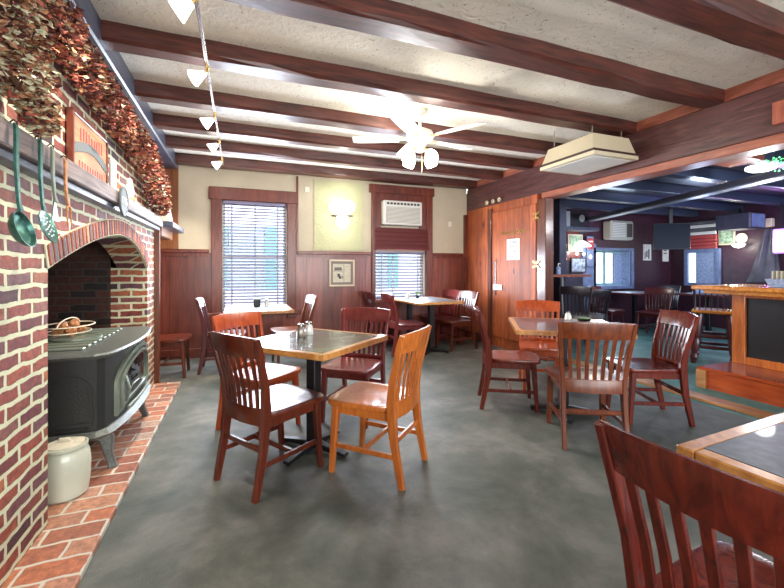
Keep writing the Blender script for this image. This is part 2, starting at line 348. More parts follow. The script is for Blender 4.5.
# ------------------------------------------------------------------ setting
def struct(name, bm, m, parent=None, **k):
    o = obj(name, bm, m, parent, smooth=0, **k)
    if parent is None: o['kind'] = 'structure'
    return o
ZC = 2.765           # plaster ceiling
def slab(name, x0, x1, y0, y1, z0, z1, m, parent=None, bev=0): return struct(name, bx(x0, x1, y0, y1, z0, z1, bev), m, parent)
slab('floor', -2.2, 3.95, -2.5, 6.5, -.1, 0, M['floor'])
slab('floor_bar', 3.95, 9.6, -2.5, 6.5, -.1, 0, M['barfloor'])
slab('ceiling', -2.2, 3.84, -2.5, 6.5, ZC, ZC + .1, M['ceil'])
slab('ceiling_bar', 3.84, 9.6, -2.5, 6.5, 2.50, 2.6, M['darkceil'])
def wall_y(name, x0, x1, y0, y1, z0, z1, holes, m):
    bm = NB(); xs = sorted({x0, x1} | {h[0] for h in holes} | {h[1] for h in holes})
    for a, b in zip(xs, xs[1:]):
        hs = sorted([h for h in holes if h[0] <= a and h[1] >= b], key=lambda h: h[2]); z = z0
        for h in hs: bx(a, b, y0, y1, z, h[2], bm=bm); z = h[3]
        bx(a, b, y0, y1, z, z1, bm=bm)
    bmesh.ops.remove_doubles(bm, verts=bm.verts, dist=1e-5)
    return struct(name, bm, m)
W1 = (-.24, .66, .62, 2.22); W2 = (2.06, 2.98, .74, 1.52); AC = (2.16, 2.87, 1.955, 2.36)
wall_y('wall_back', -2.2, 3.82, 6.1, 6.3, 0, 2.8, [W1, W2, AC], M['wall'])
WB = (6.93, 7.98, .86, 1.62)
wall_y('wall_back_bar', 3.82, 9.6, 6.1, 6.55, 0, 2.5, [WB], M['maroon'])
slab('wall_right', 9.3, 9.6, -2.5, 6.1, 0, 2.5, M['maroon'])
slab('wall_left', -2.2, -1.15, 4.78, 6.1, 0, 2.8, M['wains'])
wall_y('wall_rear', -2.2, 9.6, -2.7, -2.5, 0, 2.8, [(-1, 3.5, .6, 2.4), (4.5, 8.5, .7, 2.3)], M['wall'])
slab('wall_patch_trim', 1.07, 1.87, 6.085, 6.1, 1.53, 2.62, M['wall_patch']).name = 'trim_1'
# wainscot with its cap, cut for the windows
def wains(name, x0, x1, y, holes, m, z1=1.46):
    bm = NB(); xs = sorted({x0, x1} | {h[0] for h in holes} | {h[1] for h in holes})
    for a, b in zip(xs, xs[1:]):
        hs = [h for h in holes if h[0] <= a and h[1] >= b]
        if hs: bx(a, b, y - .025, y, 0, hs[0][2], bm=bm)
        else: bx(a, b, y - .025, y, 0, z1, bm=bm)
    return struct(name, bm, m)
wains('trim_2', -1.15, 3.82, 6.1, [W1, W2], M['wains'])
bm = NB()
for a, b in ((-1.15, -.41), (.81, 2.0), (3.1, 3.82)): bx(a, b, 6.045, 6.1, 1.46, 1.51, .008, bm=bm); bx(a, b, 6.06, 6.1, 1.42, 1.46, bm=bm)
struct('trim_3', bm, M['trim'])
bm = NB()
for a, b in ((-1.15, 3.82),): bx(a, b, 6.05, 6.1, 0, .13, .006, bm=bm)
struct('baseboard_back', bm, M['trim'])
bm = NB(); bx(.80, .83, 6.07, 6.1, 1.5, 2.65, bm=bm); bx(3.75, 3.82, 6.05, 6.1, 0, 2.2, bm=bm)
for x in (.95, 1.9, 3.3): bx(x - .004, x + .004, 6.070, 6.076, .13, 1.42, bm=bm)
struct('trim_4', bm, M['trim'])
# window 1
def blinds(parent, x0, x1, z0, z1, y, pitch=.046, m=None, tilt=30):
    bm = NB(); z = z1 - .05
    rot = Matrix.Rotation(R(tilt), 3, 'X')
    while z > z0 + .02:
        box(bm, ((x0 + x1) / 2, y, z), (x1 - x0 - .03, .042, .004), 0, rot); z -= pitch
    s = obj('blind_slats', bm, m or M['slat'], parent, smooth=0)
    bm = NB(); bx(x0 + .01, x1 - .01, y - .03, y + .03, z1 - .045, z1, .004, bm=bm); bx(x0 + .01, x1 - .01, y - .025, y + .025, z0 + .004, z0 + .025, .004, bm=bm)
    for x in (x0 + .13, x1 - .13): bx(x - .009, x + .009, y - .028, y - .026, z0, z1, bm=bm)
    tube(bm, [(x0 + .08, y - .035, z1 - .05), (x0 + .085, y - .04, z1 - .65)], .004, 6)
    return s, obj('blind_rail', bm, M['slat'], parent, smooth=0)
def frame_y(bm, o, i, y0, y1, bev=.006):
    bx(o[0], i[0], y0, y1, o[2], o[3], bev, bm); bx(i[1], o[1], y0, y1, o[2], o[3], bev, bm)
    bx(i[0], i[1], y0, y1, i[3], o[3], bev, bm); bx(i[0], i[1], y0, y1, o[2], i[2], bev, bm)
w = empty('window_1', (.21, 6.1, .62)); w['kind'] = 'structure'
def atW(o, root): o.location = -Vector(root.location); return o
bm = NB(); bx(-.38, -.24, 6.04, 6.1, .50, 2.25, .006, bm); bx(.66, .79, 6.04, 6.1, .50, 2.25, .006, bm); bx(-.41, .82, 6.03, 6.1, 2.22, 2.40, .008, bm); bx(-.46, .86, 5.99, 6.1, .56, .62, .008, bm)
atW(obj('window_frame', bm, M['trim'], w), w)
bm = NB(); frame_y(bm, (-.24, .66, .62, 2.22), (-.20, .62, .66, 2.18), 6.2, 6.24); bx(-.2, .62, 6.2, 6.24, 1.40, 1.44, bm=bm); bx(.20, .22, 6.2, 6.23, .66, 2.18, bm=bm)
atW(obj('sash', bm, M['white'], w, smooth=0), w)
atW(obj('pane', bx(-.2, .62, 6.222, 6.226, .66, 2.18), M['glass'], w, smooth=0), w)
for c in blinds(w, -.24, .66, .62, 2.22, 6.135): atW(c, w)
# window 2 with the air-conditioner panel above
w = empty('window_2', (2.5, 6.1, .74)); w['kind'] = 'structure'
bm = NB(); bx(2.0, 2.06, 6.03, 6.1, .6, 2.50, .006, bm); bx(2.98, 3.10, 6.03, 6.1, .6, 2.50, .006, bm); bx(1.96, 3.13, 6.02, 6.1, 2.48, 2.62, .008, bm)
bx(2.06, 2.16, 6.06, 6.1, 1.9, 2.48, bm=bm); bx(2.87, 2.98, 6.06, 6.1, 1.9, 2.48, bm=bm); bx(2.16, 2.87, 6.06, 6.1, 2.36, 2.48, bm=bm); bx(1.99, 3.11, 5.99, 6.1, .68, .74, .008, bm)
atW(obj('window_frame', bm, M['trim'], w), w)
bm = NB(); frame_y(bm, (2.06, 2.98, .74, 1.52), (2.1, 2.94, .78, 1.5), 6.2, 6.24); bx(2.42, 2.44, 6.2, 6.23, .78, 1.5, bm=bm)
atW(obj('sash', bm, M['white'], w, smooth=0), w)
atW(obj('pane', bx(2.1, 2.94, 6.222, 6.226, .78, 1.5), M['glass'], w, smooth=0), w)
for c in blinds(w, 2.06, 2.98, .74, 1.54, 6.135, .052): atW(c, w)
bm = NB()
for k in range(5): box(bm, (2.52, 6.035 - .006 * k, 1.875 - k * .072), (.98, .03, .088), .012, Matrix.Rotation(R(-14), 3, 'X'))
o = obj('folded_red_shade', bm, M['redshade']); tag(o, 'dark red folded slat shade above the right window, under the air conditioner', 'window shade')
# air conditioner
ac = empty('air_conditioner', (2.515, 6.05, 1.96), 0, 'white through-wall air conditioner above the red folded shade', 'air conditioner')
obj('housing', bx(-.345, .345, -.10, .22, .0, .395, .012), M['ac_white'], ac)
bm = NB()
for k in range(10): box(bm, (-.27 + k * .06, -.104, .345), (.042, .012, .034), .004)
obj('louver', bm, M['ink'], ac)
bm = NB(); bx(-.30, .30, -.108, -.10, .03, .29, .004, bm)
gr_ = obj('grille', bm, M['grille'], ac)
bm = NB()
for k in range(12): bx(-.29, .29, -.113, -.107, .04 + k * .021, .048 + k * .021, bm=bm)
obj('grille_bars', bm, M['creampaint'], gr_)
# ceiling beams (part of the structure) run left-right
random.seed(3)
def beam(y0, y1, zb):
    bm = NB(); n = 14; rings = []
    for i in range(n + 1):
        x = -.80 + (3.84 + .80) * i / n; j = lambda: random.uniform(-.008, .008)
        rings.append([(x, y0 + j(), ZC + .02), (x, y0 + j(), zb + .02 + j()), (x, y0 + .02 + j(), zb + j() * .6), (x, y1 - .02 + j(), zb + j() * .6), (x, y1 + j(), zb + .02 + j()), (x, y1 + j(), ZC + .02)])
    loft(bm, rings); o = struct('beam', bm, M['beam']); return o
k = 5
for y0, y1 in ((-1.9, -1.72), (-1.05, -.88), (-.2, -.03), (.55, .73), (1.32, 1.52), (2.07, 2.25), (2.86, 3.03), (3.68, 3.85), (4.40, 4.55), (5.08, 5.23), (5.80, 6.02)):
    beam(y0, y1, 2.65).name = 'trim_%d' % k; k += 1
# header beam between dining room and bar, wood wall, post
slab('trim_30', 3.82, 4.02, -2.5, 6.1, 2.27, 2.66, M['beam_y'], bev=.01)
slab('trim_31', 3.80, 4.02, -2.5, 4.2, 2.19, 2.27, M['lip'], bev=.006)
slab('trim_32', 3.84, 4.0, -2.5, 6.1, 2.66, 2.80, M['lip'])
slab('wall_wood', 3.82, 3.94, 4.30, 6.1, 0, 2.27, M['pine'])
slab('trim_33', 3.81, 3.95, 4.13, 4.30, 0, 2.19, M['darkpine'], bev=.008)
bm = NB()
bx(3.775, 3.82, 5.33, 6.05, 0, .15, .006, bm); bx(3.775, 3.82, 5.31, 5.40, .15, 2.2, .006, bm)
struct('baseboard_right', bm, M['darkpine'])
slab('trim_34', 4.02, 4.20, .2, 4.1, 0, .025, M['curb'], bev=.004)
# hinges, bolts
dr = empty('door_1', (3.82, 4.80, 0)); dr['kind'] = 'structure'
atW(obj('door_leaf', bx(3.800, 3.818, 4.31, 5.30, .16, 2.14, .004), M['pine'], dr), dr)
bm = NB()
for z in (1.30, 1.97):
    for dy in (-.035, .035):
        box(bm, (3.797, 4.30 + dy, z + .03), (.006, .06, .022), .002, Matrix.Rotation(R(30 if dy > 0 else -30), 3, 'X')); box(bm, (3.797, 4.30 + dy, z - .03), (.006, .06, .022), .002, Matrix.Rotation(R(-30 if dy > 0 else 30), 3, 'X'))
    tube(bm, [(3.794, 4.30, z - .05), (3.794, 4.30, z + .05)], .008, 8)
atW(obj('hinge', bm, M['brass'], dr), dr)
bm = NB(); bx(3.79, 3.80, 5.19, 5.23, .82, 1.35, .003, bm)
atW(obj('door_plate', bm, M['chrome'], dr), dr)
t = text('lettering', 'Function Open', .095, M['brass'], dr, (3.796 - 3.82, 4.78 - 4.80, 1.79), (R(90), 0, R(-90)))
# wall paper sign + label
sg = empty('paper_notice', (3.797, 4.78, 1.37), 0, 'white printed notice on the pine door', 'notice')
obj('sheet', bx(-.003, 0, -.145, .145, 0, .315), M['paper'], sg, smooth=0)
for i, (tx, sz) in enumerate((('PLEASE', .05), ('KEEP DOOR', .038), ('CLOSED', .05), ('THANK YOU', .035))): text('print', tx, sz, M['ink'], sg, (-.0045, 0, .265 - i * .07), (R(90), 0, R(-90)), .0005)
sg = empty('door_label', (3.789, 5.16, .905), 0, 'small white card on the pine door, low beside the metal plate', 'card')
obj('card', bx(-.004, 0, -.12, .10, 0, .085), M['paper'], sg, smooth=0)
bm = NB(); bx(-.006, -.004, -.05, .06, .04, .055, bm=bm); obj('print', bm, M['cyan'], sg, smooth=0)

# ------------------------------------------------------------------ fireplace
XF = -.85; YL, YM, YR = 2.32, 3.55, 4.45; ZS = 1.25
def arch(y):
    u = (YM - y) / (YM - YL) if y < YM else (y - YM) / (YR - YM)
    return ZS + .25 * (1 - min(1, u) ** (1.6 if y < YM else 2.2))
fp = empty('fireplace', (XF, 3.4, 0)); fp['kind'] = 'structure'; fp.name = 'wall_chimney'
bm = NB()
def quad(bm, *p, mi=0):
    f = bm.faces.new([bm.verts.new(q) for q in p]); f.material_index = mi
ys = [YL + (YR - YL) * i / 40 for i in range(41)]
quad(bm, (XF, -2.5, 0), (XF, YL, 0), (XF, YL, ZC), (XF, -2.5, ZC))
quad(bm, (XF, YR, 0), (XF, 4.78, 0), (XF, 4.78, ZC), (XF, YR, ZC))
quad(bm, (XF, 4.78, 0), (-2.2, 4.78, 0), (-2.2, 4.78, ZC), (XF, 4.78, ZC))
XB = -1.62
for a, b in zip(ys, ys[1:]):
    quad(bm, (XF, a, arch(a)), (XF, b, arch(b)), (XF, b, ZC), (XF, a, ZC))
    quad(bm, (XF, a, arch(a)), (XF, b, arch(b)), (XF - .25, b, arch(b)), (XF - .25, a, arch(a)))
# jambs
quad(bm, (XF, YL, 0), (XF - .3, YL, 0), (XF - .3, YL, ZS), (XF, YL, ZS))
quad(bm, (XF, YR, 0), (XF - .3, YR, 0), (XF - .3, YR, ZS), (XF, YR, ZS))
bmesh.ops.remove_doubles(bm, verts=bm.verts, dist=1e-5)
atW(obj('brickwork', bm, M['brick'], fp, smooth=0), fp)
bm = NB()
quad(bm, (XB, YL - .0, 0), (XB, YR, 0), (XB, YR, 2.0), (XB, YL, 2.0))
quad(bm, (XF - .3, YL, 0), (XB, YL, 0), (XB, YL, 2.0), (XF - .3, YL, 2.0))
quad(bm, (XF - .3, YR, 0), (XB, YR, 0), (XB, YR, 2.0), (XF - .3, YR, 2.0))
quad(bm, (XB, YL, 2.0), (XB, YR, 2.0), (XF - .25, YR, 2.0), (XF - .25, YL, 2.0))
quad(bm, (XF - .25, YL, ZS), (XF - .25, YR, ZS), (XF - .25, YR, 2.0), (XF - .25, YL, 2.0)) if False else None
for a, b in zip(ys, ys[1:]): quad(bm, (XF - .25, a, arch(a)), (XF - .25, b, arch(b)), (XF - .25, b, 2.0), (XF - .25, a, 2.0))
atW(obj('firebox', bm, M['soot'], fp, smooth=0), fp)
# arch ring of soldier bricks
ARC = [M['brick1'] if False else plain('arch_brick_%s' % n_, c_, .75, bump=.5, bs=60, var=.3) for n_, c_ in (('red', (.30, .07, .035)), ('dark', (.07, .05, .075)), ('orange', (.46, .19, .08)), ('brown', (.16, .05, .04)))]
bm = NB(); mbm = NB()
L_ = []; acc = 0; pr = (YL, arch(YL)); fine = [(YL + (YR - YL) * i / 600) for i in range(601)]
tot = sum(math.hypot(b - a, arch(b) - arch(a)) for a, b in zip(fine, fine[1:])); nb = 40; step = tot / nb; nxt = step / 2
for a, b in zip(fine, fine[1:]):
    d = math.hypot(b - a, arch(b) - arch(a))
    if acc + d >= nxt: L_.append((a, arch(a), math.atan2(arch(b) - arch(a), b - a))); nxt += step
    acc += d
random.seed(5)
for y, z, t in L_:
    c = Vector((XF - .002, y - math.sin(t) * .058, z + math.cos(t) * .058))
    box(bm, c, (.028, step - .020, .105), .004, Matrix.Rotation(t, 3, 'X'), mi=random.choice([0, 1, 1, 2, 3, 3]))
    box(mbm, (XF - .004, c.y, c.z), (.02, step + .012, .118), 0, Matrix.Rotation(t, 3, 'X'))
atW(obj('arch_bricks', bm, ARC, fp, smooth=0), fp)
M['mortar'] = plain('mortar', (.52, .50, .36), .9, bump=.4)
atW(obj('arch_mortar', mbm, M['mortar'], fp, smooth=0), fp)
slab('trim_35', -.90, -.80, 4.782, 4.83, 0, 1.68, M['darkpine'], bev=.004)
slab('trim_36', -.98, -.79, -2.5, 6.05, 2.60, 2.80, M['blue_beam'], bev=.012)
# hearth
bm = NB(); bx(XB, -.59, .2, 4.74, 0, .035, .006, bm)
struct('floor_hearth', bm, M['hearth_b'])
# mantel shelf
mt = empty('mantel_shelf', (-.80, 3, 1.68), 0, 'weathered grey wooden mantel beam along the brick fireplace', 'mantel')
bm = NB(); bx(-.849, -.76, .3, 4.74, 1.68, 1.772, .006, bm); atW(obj('mantel_beam', bm, M['mantel'], mt), mt)
bm = NB(); bx(-.849, -.79, .3, 4.74, 1.645, 1.679, .004, bm); atW(obj('lower_moulding', bm, M['blue_beam'], mt), mt)
# corner shelf past the fireplace
cs = empty('corner_shelf', (-.95, 5.4, 1.62), 0, 'blue-grey wall shelf in the corner left of the window', 'shelf')
bm = NB(); bx(-1.149, -.68, 4.84, 5.75, 1.70, 1.76, .006, bm); atW(obj('shelf_board', bm, M['blue_beam'], cs), cs)
bm = NB(); bx(-1.149, -.80, 4.9, 5.66, 1.60, 1.709, .01, bm); atW(obj('shelf_support', bm, M['brown_panel'], cs), cs)
slab('trim_37', -1.149, -.79, 6.04, 6.1, 1.51, 2.65, M['brown_panel'])
ss = empty('leaning_board', (-.86, 5.35, 1.76), 0, 'pale wooden board leaning on the corner shelf', 'board')
bm = NB(); loft(bm, [[(-.06, -.2, 0), (.10, -.2, 0), (-.0, -.2, .55), (-.1, -.2, .55)], [(-.06, .12, 0), (.10, .12, 0), (-.0, .12, .55), (-.1, .12, .55)]]); obj('board', bm, M['oldpaper'], ss, smooth=0)

# ------------------------------------------------------------------ stove
st = empty('wood_stove', (0, 0, 0), 0, 'black cast iron wood stove standing in the brick fireplace', 'stove'); st.location = (-1.0, 3.29, .035); st.scale = (1, 1, 1.03)
def stp(off=0, xb=-1.34):
    pts = [(xb, 2.73 - off), (-.775, 2.735 - off), (-.745 + off * .7, 2.77 - off * .7)]
    for i in range(9):
        a = -1 + i / 4; pts.append((-.735 + .045 * (1 - a * a) + off, 3.29 + a * (.475 + off * .4)))
    pts += [(-.745 + off * .7, 3.81 + off * .7), (-.775, 3.845 + off), (xb, 3.82 + off)]
    return [(x + 1.0, y - 3.29) for x, y in pts]
bm = NB(); prism(bm, stp(0), .25, .665); obj('body', bm, M['iron'], st, smooth=20)
bm = NB(); loft(bm, [[(x, y, z) for x, y in stp(o_)] for z, o_ in ((.665, 0), (.672, .03), (.69, .045), (.70, .035))]); bx_ = bm; obj('top_plate', bm, M['iron_top'], st, smooth=20)
bm = NB(); loft(bm, [[(x, y, z) for x, y in stp(o_)] for z, o_ in ((.215, .02), (.235, .04), (.262, .01))]); obj('base_plate', bm, M['iron_top'], st, smooth=20)
bm = NB()
for k in range(9):                                                  # raised grill slots on the top
    y = -.40 + k * .1; bx(-.30, .12, y - .028, y + .028, .700, .712, .004, bm)
lathe(bm, [(.15, .71), (.15, .722), (.13, .726), (.12, .72), (0, .72)], 28, (-.05, 0, 0))
obj('top_grille', bm, M['iron_trim'], st)
# doors : arched frame with dark glass on the bowed front
def archpoly(w, z0, zs, zt, n=14):
    p = [(-w, z0), (w, z0), (w, zs)]
    for i in range(1, n): a = PI * i / n; p.append((w * math.cos(a), zs + (zt - zs) * math.sin(a)))
    p.append((-w, zs)); return p
def front(y): a = y / .475; return .265 + .045 * (1 - a * a)
def ringmesh(bm, w, z0, zs, zt, th, depth, off=0, f=front):
    o = archpoly(w, z0, zs, zt); i = archpoly(w - th, z0 + th, zs, zt - th)
    n = len(o); R_ = []
    for P, d in ((o, 0), (o, depth), (i, depth), (i, 0)): R_.append([bm.verts.new((f(y) + d + off, y, z)) for y, z in P])
    for k in range(4):
        a, b = R_[k], R_[(k + 1) % 4]
        for j in range(n): bm.faces.new((a[j], a[(j + 1) % n], b[(j + 1) % n], b[j]))
bm = NB(); ringmesh(bm, .42, .29, .47, .655, .03, .02); ringmesh(bm, .36, .325, .46, .615, .02, .028); door_ = obj('door_frame', bm, M['iron_trim'], st)
bm = NB(); P = archpoly(.34, .345, .455, .595, 12)
c0 = bm.verts.new((front(0) + .012, 0, .45)); f1 = [bm.verts.new((front(y) + .012, y, z)) for y, z in P]; [bm.faces.new((c0, f1[q], f1[(q + 1) % len(f1)])) for q in range(len(f1))]; obj('door_glass', bm, M['glass_dark'], door_, smooth=0)
bm = NB(); tube(bm, [(.33, -.32, .31), (.34, -.1, .31), (.34, .1, .31), (.33, .32, .31)], .009); tube(bm, [(.31, -.30, .34), (.335, -.31, .42), (.31, -.30, .5)], .009)
obj('handle', bm, M['iron_trim'], door_)
bm = NB()
def sidef(x): return 0
o_ = archpoly(.12, .30, .47, .58); i_ = archpoly(.105, .315, .47, .565); n = len(o_); Rr = []
for P, d in ((o_, 0), (o_, .012), (i_, .012), (i_, 0)): Rr.append([bm.verts.new((.10 + a * .9, -.556 - d - .0 * a, z)) for a, z in P])
for k_ in range(4):
    a, b = Rr[k_], Rr[(k_ + 1) % 4]
    for j in range(n): bm.faces.new((a[j], a[(j + 1) % n], b[(j + 1) % n], b[j]))
bx(.02, .18, -.566, -.555, .275, .29, .003, bm)
obj('side_relief', bm, M['iron'], st)
for sx_, sy_ in ((1, -1), (1, 1), (-1, -1), (-1, 1)):
    bm = NB(); X = .19 if sx_ > 0 else -.25; Y = .40 * sy_
    bar(bm, [(X, Y, .225), (X + .05 * sx_, Y + .02 * sy_, .16), (X + .06 * sx_, Y + .03 * sy_, .08), (X + .085 * sx_, Y + .04 * sy_, .012), (X + .085 * sx_, Y + .04 * sy_, .0)], [(.10, .07), (.075, .055), (.045, .04), (.04, .035), (.055, .05)])
    obj('leg', bm, M['iron_top'], st)
bk = empty('kindling_basket', (-1.1, 3.32, .735 + .034), 0, 'small wire basket of pine cones on the stove top', 'basket')
bm = NB()
for r_, z in ((.09, 0), (.12, .04), (.14, .085)): tube(bm, [(r_ * math.cos(a * PI / 10), r_ * 1.4 * math.sin(a * PI / 10), z + .004) for a in range(21)], .004, 6)
tube(bm, [(.0, -.19 * math.cos(a * PI / 12), .085 + .05 * math.sin(a * PI / 12)) for a in range(13)], .004, 6)
obj('wire_frame', bm, M['frame_c'], bk)
pc = NB(); random.seed(2); lathe(pc, [(.0, -.03), (.02, -.022), (.028, -.005), (.026, .01), (.016, .028), (0, .04)], 10)
for k_ in range(40):
    a = random.uniform(0, 2 * PI); z = random.uniform(-.02, .03); r_ = .026 * (1 - abs(z) / .06)
    box(pc, (r_ * math.cos(a), r_ * math.sin(a), z), (.014, .014, .004), 0, Matrix.Rotation(a, 3, 'Z') @ Matrix.Rotation(R(-35), 3, 'Y'))
p0 = obj('pine_cone', pc, M['pinecone']); tag(p0, 'brown pine cone piled in the wire basket on the stove', 'pine cone', 'pine cones in the basket')
spots = [(0, 0, .04), (.05, .06, .045), (-.05, -.05, .045), (.04, -.08, .045), (-.03, .09, .045), (.02, .02, .09), (-.01, -.07, .09), (.0, .1, .09)]
for i, (x, y, z) in enumerate(spots):
    p = p0 if i == 0 else p0.copy()
    if i: C.objects.link(p)
    p.location = (-1.1 + x, 3.32 + y, .772 + z); p.rotation_euler = (i * 1.1, i * .7, i)
# crock
ck = empty('stoneware_crock', (-.775, 2.50, .035), 0, 'pale stoneware crock with lid on the brick hearth', 'crock')
ck.location = (-.874, 2.59, .035); ck.scale = (.9, .9, 1)
bm = NB(); lathe(bm, [(.0, 0), (.10, 0), (.112, .01), (.122, .08), (.125, .17), (.118, .225), (.105, .25), (.112, .258), (.112, .27), (.10, .272), (.098, .262), (0, .262)], 36); obj('jar', bm, M['stoneware'], ck)
bm = NB(); lathe(bm, [(.0, .263), (.095, .263), (.095, .276), (.03, .284), (0, .286)], 36); tube(bm, [(-.03, 0, .283), (-.025, 0, .30), (.025, 0, .30), (.03, 0, .283)], .007); obj('lid', bm, M['oldpaper'], ck)
# utensils hanging from the mantel
def hung(name, y, ztop, zbot, label, kind, r=.055, mat=None):
    t = empty(name, (-.745, y, ztop), 0, label, 'kitchen utensil'); t.rotation_euler = (0, 0, 0)
    h = ztop - zbot; bm = NB()
    bar(bm, [(0, 0, .0), (.004, 0, -.02), (.002, .004, -h * .5), (.006, .01, -h + .03), (.012, .012, -h)], [(.008, .014), (.009, .026), (.009, .021), (.009, .017), (.01, .026)])
    obj('handle', bm, mat, t)
    bm = NB(); Mr = Matrix.Rotation(R(74), 3, 'Y')
    if kind == 'bowl':
        prof = [(r * .2, -.036), (r * .65, -.03), (r * .92, -.014), (r, 0), (r * .95, 0), (r * .86, -.014), (r * .6, -.026), (.0, -.032)]
        lathe(bm, prof, 28, (.024, .014, -h - r * .93), Mr); obj('bowl', bm, M['copper_g'], t)
    elif kind == 'disc':
        lathe(bm, [(0, -.008), (r * .7, -.006), (r, .004), (r * .98, .007), (r * .68, -.001), (0, -.003)], 28, (.02, .014, -h - r * .95), Mr); obj('skimmer_disc', bm, M['copper_g'], t)
        bm = NB()
        for ring, cnt in ((0, 1), (.02, 6), (.038, 11)):
            for q in range(cnt):
                a = q * 2 * PI / cnt; v = Mr @ Vector((ring * math.cos(a), ring * math.sin(a), .003)); box(bm, v + Vector((.022, .014, -h - r * .95)), (.004, .007, .007), .001)
        obj('hole', bm, M['paper'], t)['kind'] = 'stuff'
    elif kind == 'turner':
        loft(bm, [[(.006, -.004, -h + .01), (.012, -.004, -h + .01), (.012, .004, -h + .01), (.006, .004, -h + .01)], [(.01, -.035, -h - .08), (.014, -.035, -h - .08), (.014, .035, -h - .08), (.01, .035, -h - .08)]]); obj('blade', bm, mat, t)
    else:
        for s in (-1, 1): tube(bm, [(.010, .010, -h + .01), (.012, .010 + s * .02, -h - .01), (.016, .010 + s * .022, -h - .09)], [.005, .005, .002], 6)
        obj('tines', bm, mat, t)
    bm = NB(); tube(bm, [(-.014, 0, .002), (-.004, 0, .012), (.006, 0, .004), (.004, 0, -.012)], .003, 6); obj('hook', bm, M['black'], t)
    return t
hung('ladle', 1.78, 1.765, 1.455, 'large green-patina ladle hanging at the left end of the mantel', 'bowl', .068, M['copper_g'])
hung('skimmer', 1.96, 1.765, 1.48, 'green-patina skimmer with small holes, hanging right of the ladle', 'disc', .068, M['copper_g'])
hung('spatula', 2.07, 1.765, 1.53, 'pale narrow turner hanging between the skimmer and the fork', 'turner', .05, M['iron_trim'])
hung('fork', 2.20, 1.750, 1.53, 'two-tined brown fork hanging rightmost under the mantel', 'fork', .05, M['pinecone'])
# disc plaque, sign, candle, figurine
pq = empty('round_plaque', (-.757, 3.19, 1.60), 0, 'round grey metal plaque with date hung on the mantel front', 'plaque')
bm = NB(); lathe(bm, [(0, 0), (.098, 0), (.10, .006), (.10, .014), (.09, .016), (.085, .012), (0, .012)], 40, (0, 0, .11), Matrix.Rotation(R(90), 3, 'Y')); obj('disc', bm, M['plaque'], pq)
text('lettering', '1776', .07, M['paper'], pq, (.0135, 0, .11), (R(90), 0, R(90)), .001)
sn = empty('painted_sign', (-.83, 2.80, 1.772), 0, 'orange painted wooden sign with a grey arc on the mantel', 'sign')
obj('board', bx(-.012, .012, -.27, .27, 0, .30, .004), M['signo'], sn)
bm = NB(); bx(-.014, .018, -.29, -.27, 0, .32, .003, bm); bx(-.014, .018, .27, .29, 0, .32, .003, bm); bx(-.014, .018, -.27, .27, .30, .32, .003, bm); obj('frame', bm, M['trim'], sn)
bm = NB()
for i in range(16):
    a = i / 15; y = -.26 + .52 * a; z = .12 + .05 * math.sin(a * PI); a2 = (i + 1) / 15
    box(bm, (.0135, y, z), (.003, .037, .05), 0)
obj('grey_arc', bm, M['plaque'], sn, smooth=0)
bm = NB()
for i in range(9): box(bm, (.0135, -.17 + i * .043, .215 + .01 * math.sin(i)), (.003, .014, .07), 0)
for i in range(10): box(bm, (.0135, -.19 + i * .042, .05), (.003, .012, .035), 0)
bx(.012, .0132, -.20, .20, .02, .27, bm=bm) if False else None
q = obj('painted_letters', bm, M['redpaint'], sn, smooth=0); q['kind'] = 'stuff'
cd = empty('pillar_candle', (-.80, 3.14, 1.772), 0, 'pair of slim white candles behind the round plaque', 'candle')
for dy in (-.02, .022): obj('candle', lathe(NB(), [(0, 0), (.016, 0), (.016, .20), (.006, .206), (0, .206)], 14, (0, dy, 0)), M['candle'], cd)
fg = empty('figurine', (-.80, 3.56, 1.772), 0, 'small white and gold figurine standing on the mantel', 'figurine')
bm = NB(); lathe(bm, [(0, 0), (.04, 0), (.042, .015), (.03, .03), (.035, .07), (.028, .11), (.014, .125), (.022, .145), (.02, .165), (0, .175)], 16); obj('figure', bm, M['candle'], fg)
bm = NB(); lathe(bm, [(0, 0), (.014, .0), (.022, .05), (.01, .12), (0, .13)], 10, (0, .055, .01)); lathe(bm, [(.044, .0), (.046, .01), (.044, .02)], 16); obj('gold_trim', bm, M['brass'], fg)
# dried flowers
def petals(bm, centre, rad, n, sz, mi_w, base=Vector((9, 0, 0))):
    for _ in range(n):
        while True:
            v = Vector((random.uniform(-1, 1), random.uniform(-1, 1), random.uniform(-1, 1)))
            if v.length < 1: break
        v = v.normalized() * (.55 + .45 * random.random())
        p = centre + Vector((v.x * rad[0], v.y * rad[1], v.z * rad[2]))
        if (centre + Vector((v.x * rad[0], 0, 0)) + base).x < XF + sz: p.x = XF + sz - base.x + random.uniform(0, .02)
        s = sz * random.uniform(.6, 1.3)
        q = Matrix.Rotation(random.uniform(0, 6.28), 3, 'Z') @ Matrix.Rotation(random.uniform(0, 6.28), 3, 'X')
        a, b = q @ Vector((s, 0, 0)), q @ Vector((0, s * .42, 0)); n_ = q @ Vector((0, 0, s * .25))
        vs = [bm.verts.new(p - a * .5), bm.verts.new(p + b - n_ * .3), bm.verts.new(p + a + n_), bm.verts.new(p - b - n_ * .3)]
        f = bm.faces.new((vs[0], vs[1], vs[2])); g = bm.faces.new((vs[0], vs[2], vs[3]))
        mi = random.choices(range(4), mi_w)[0]; f.material_index = g.material_index = mi
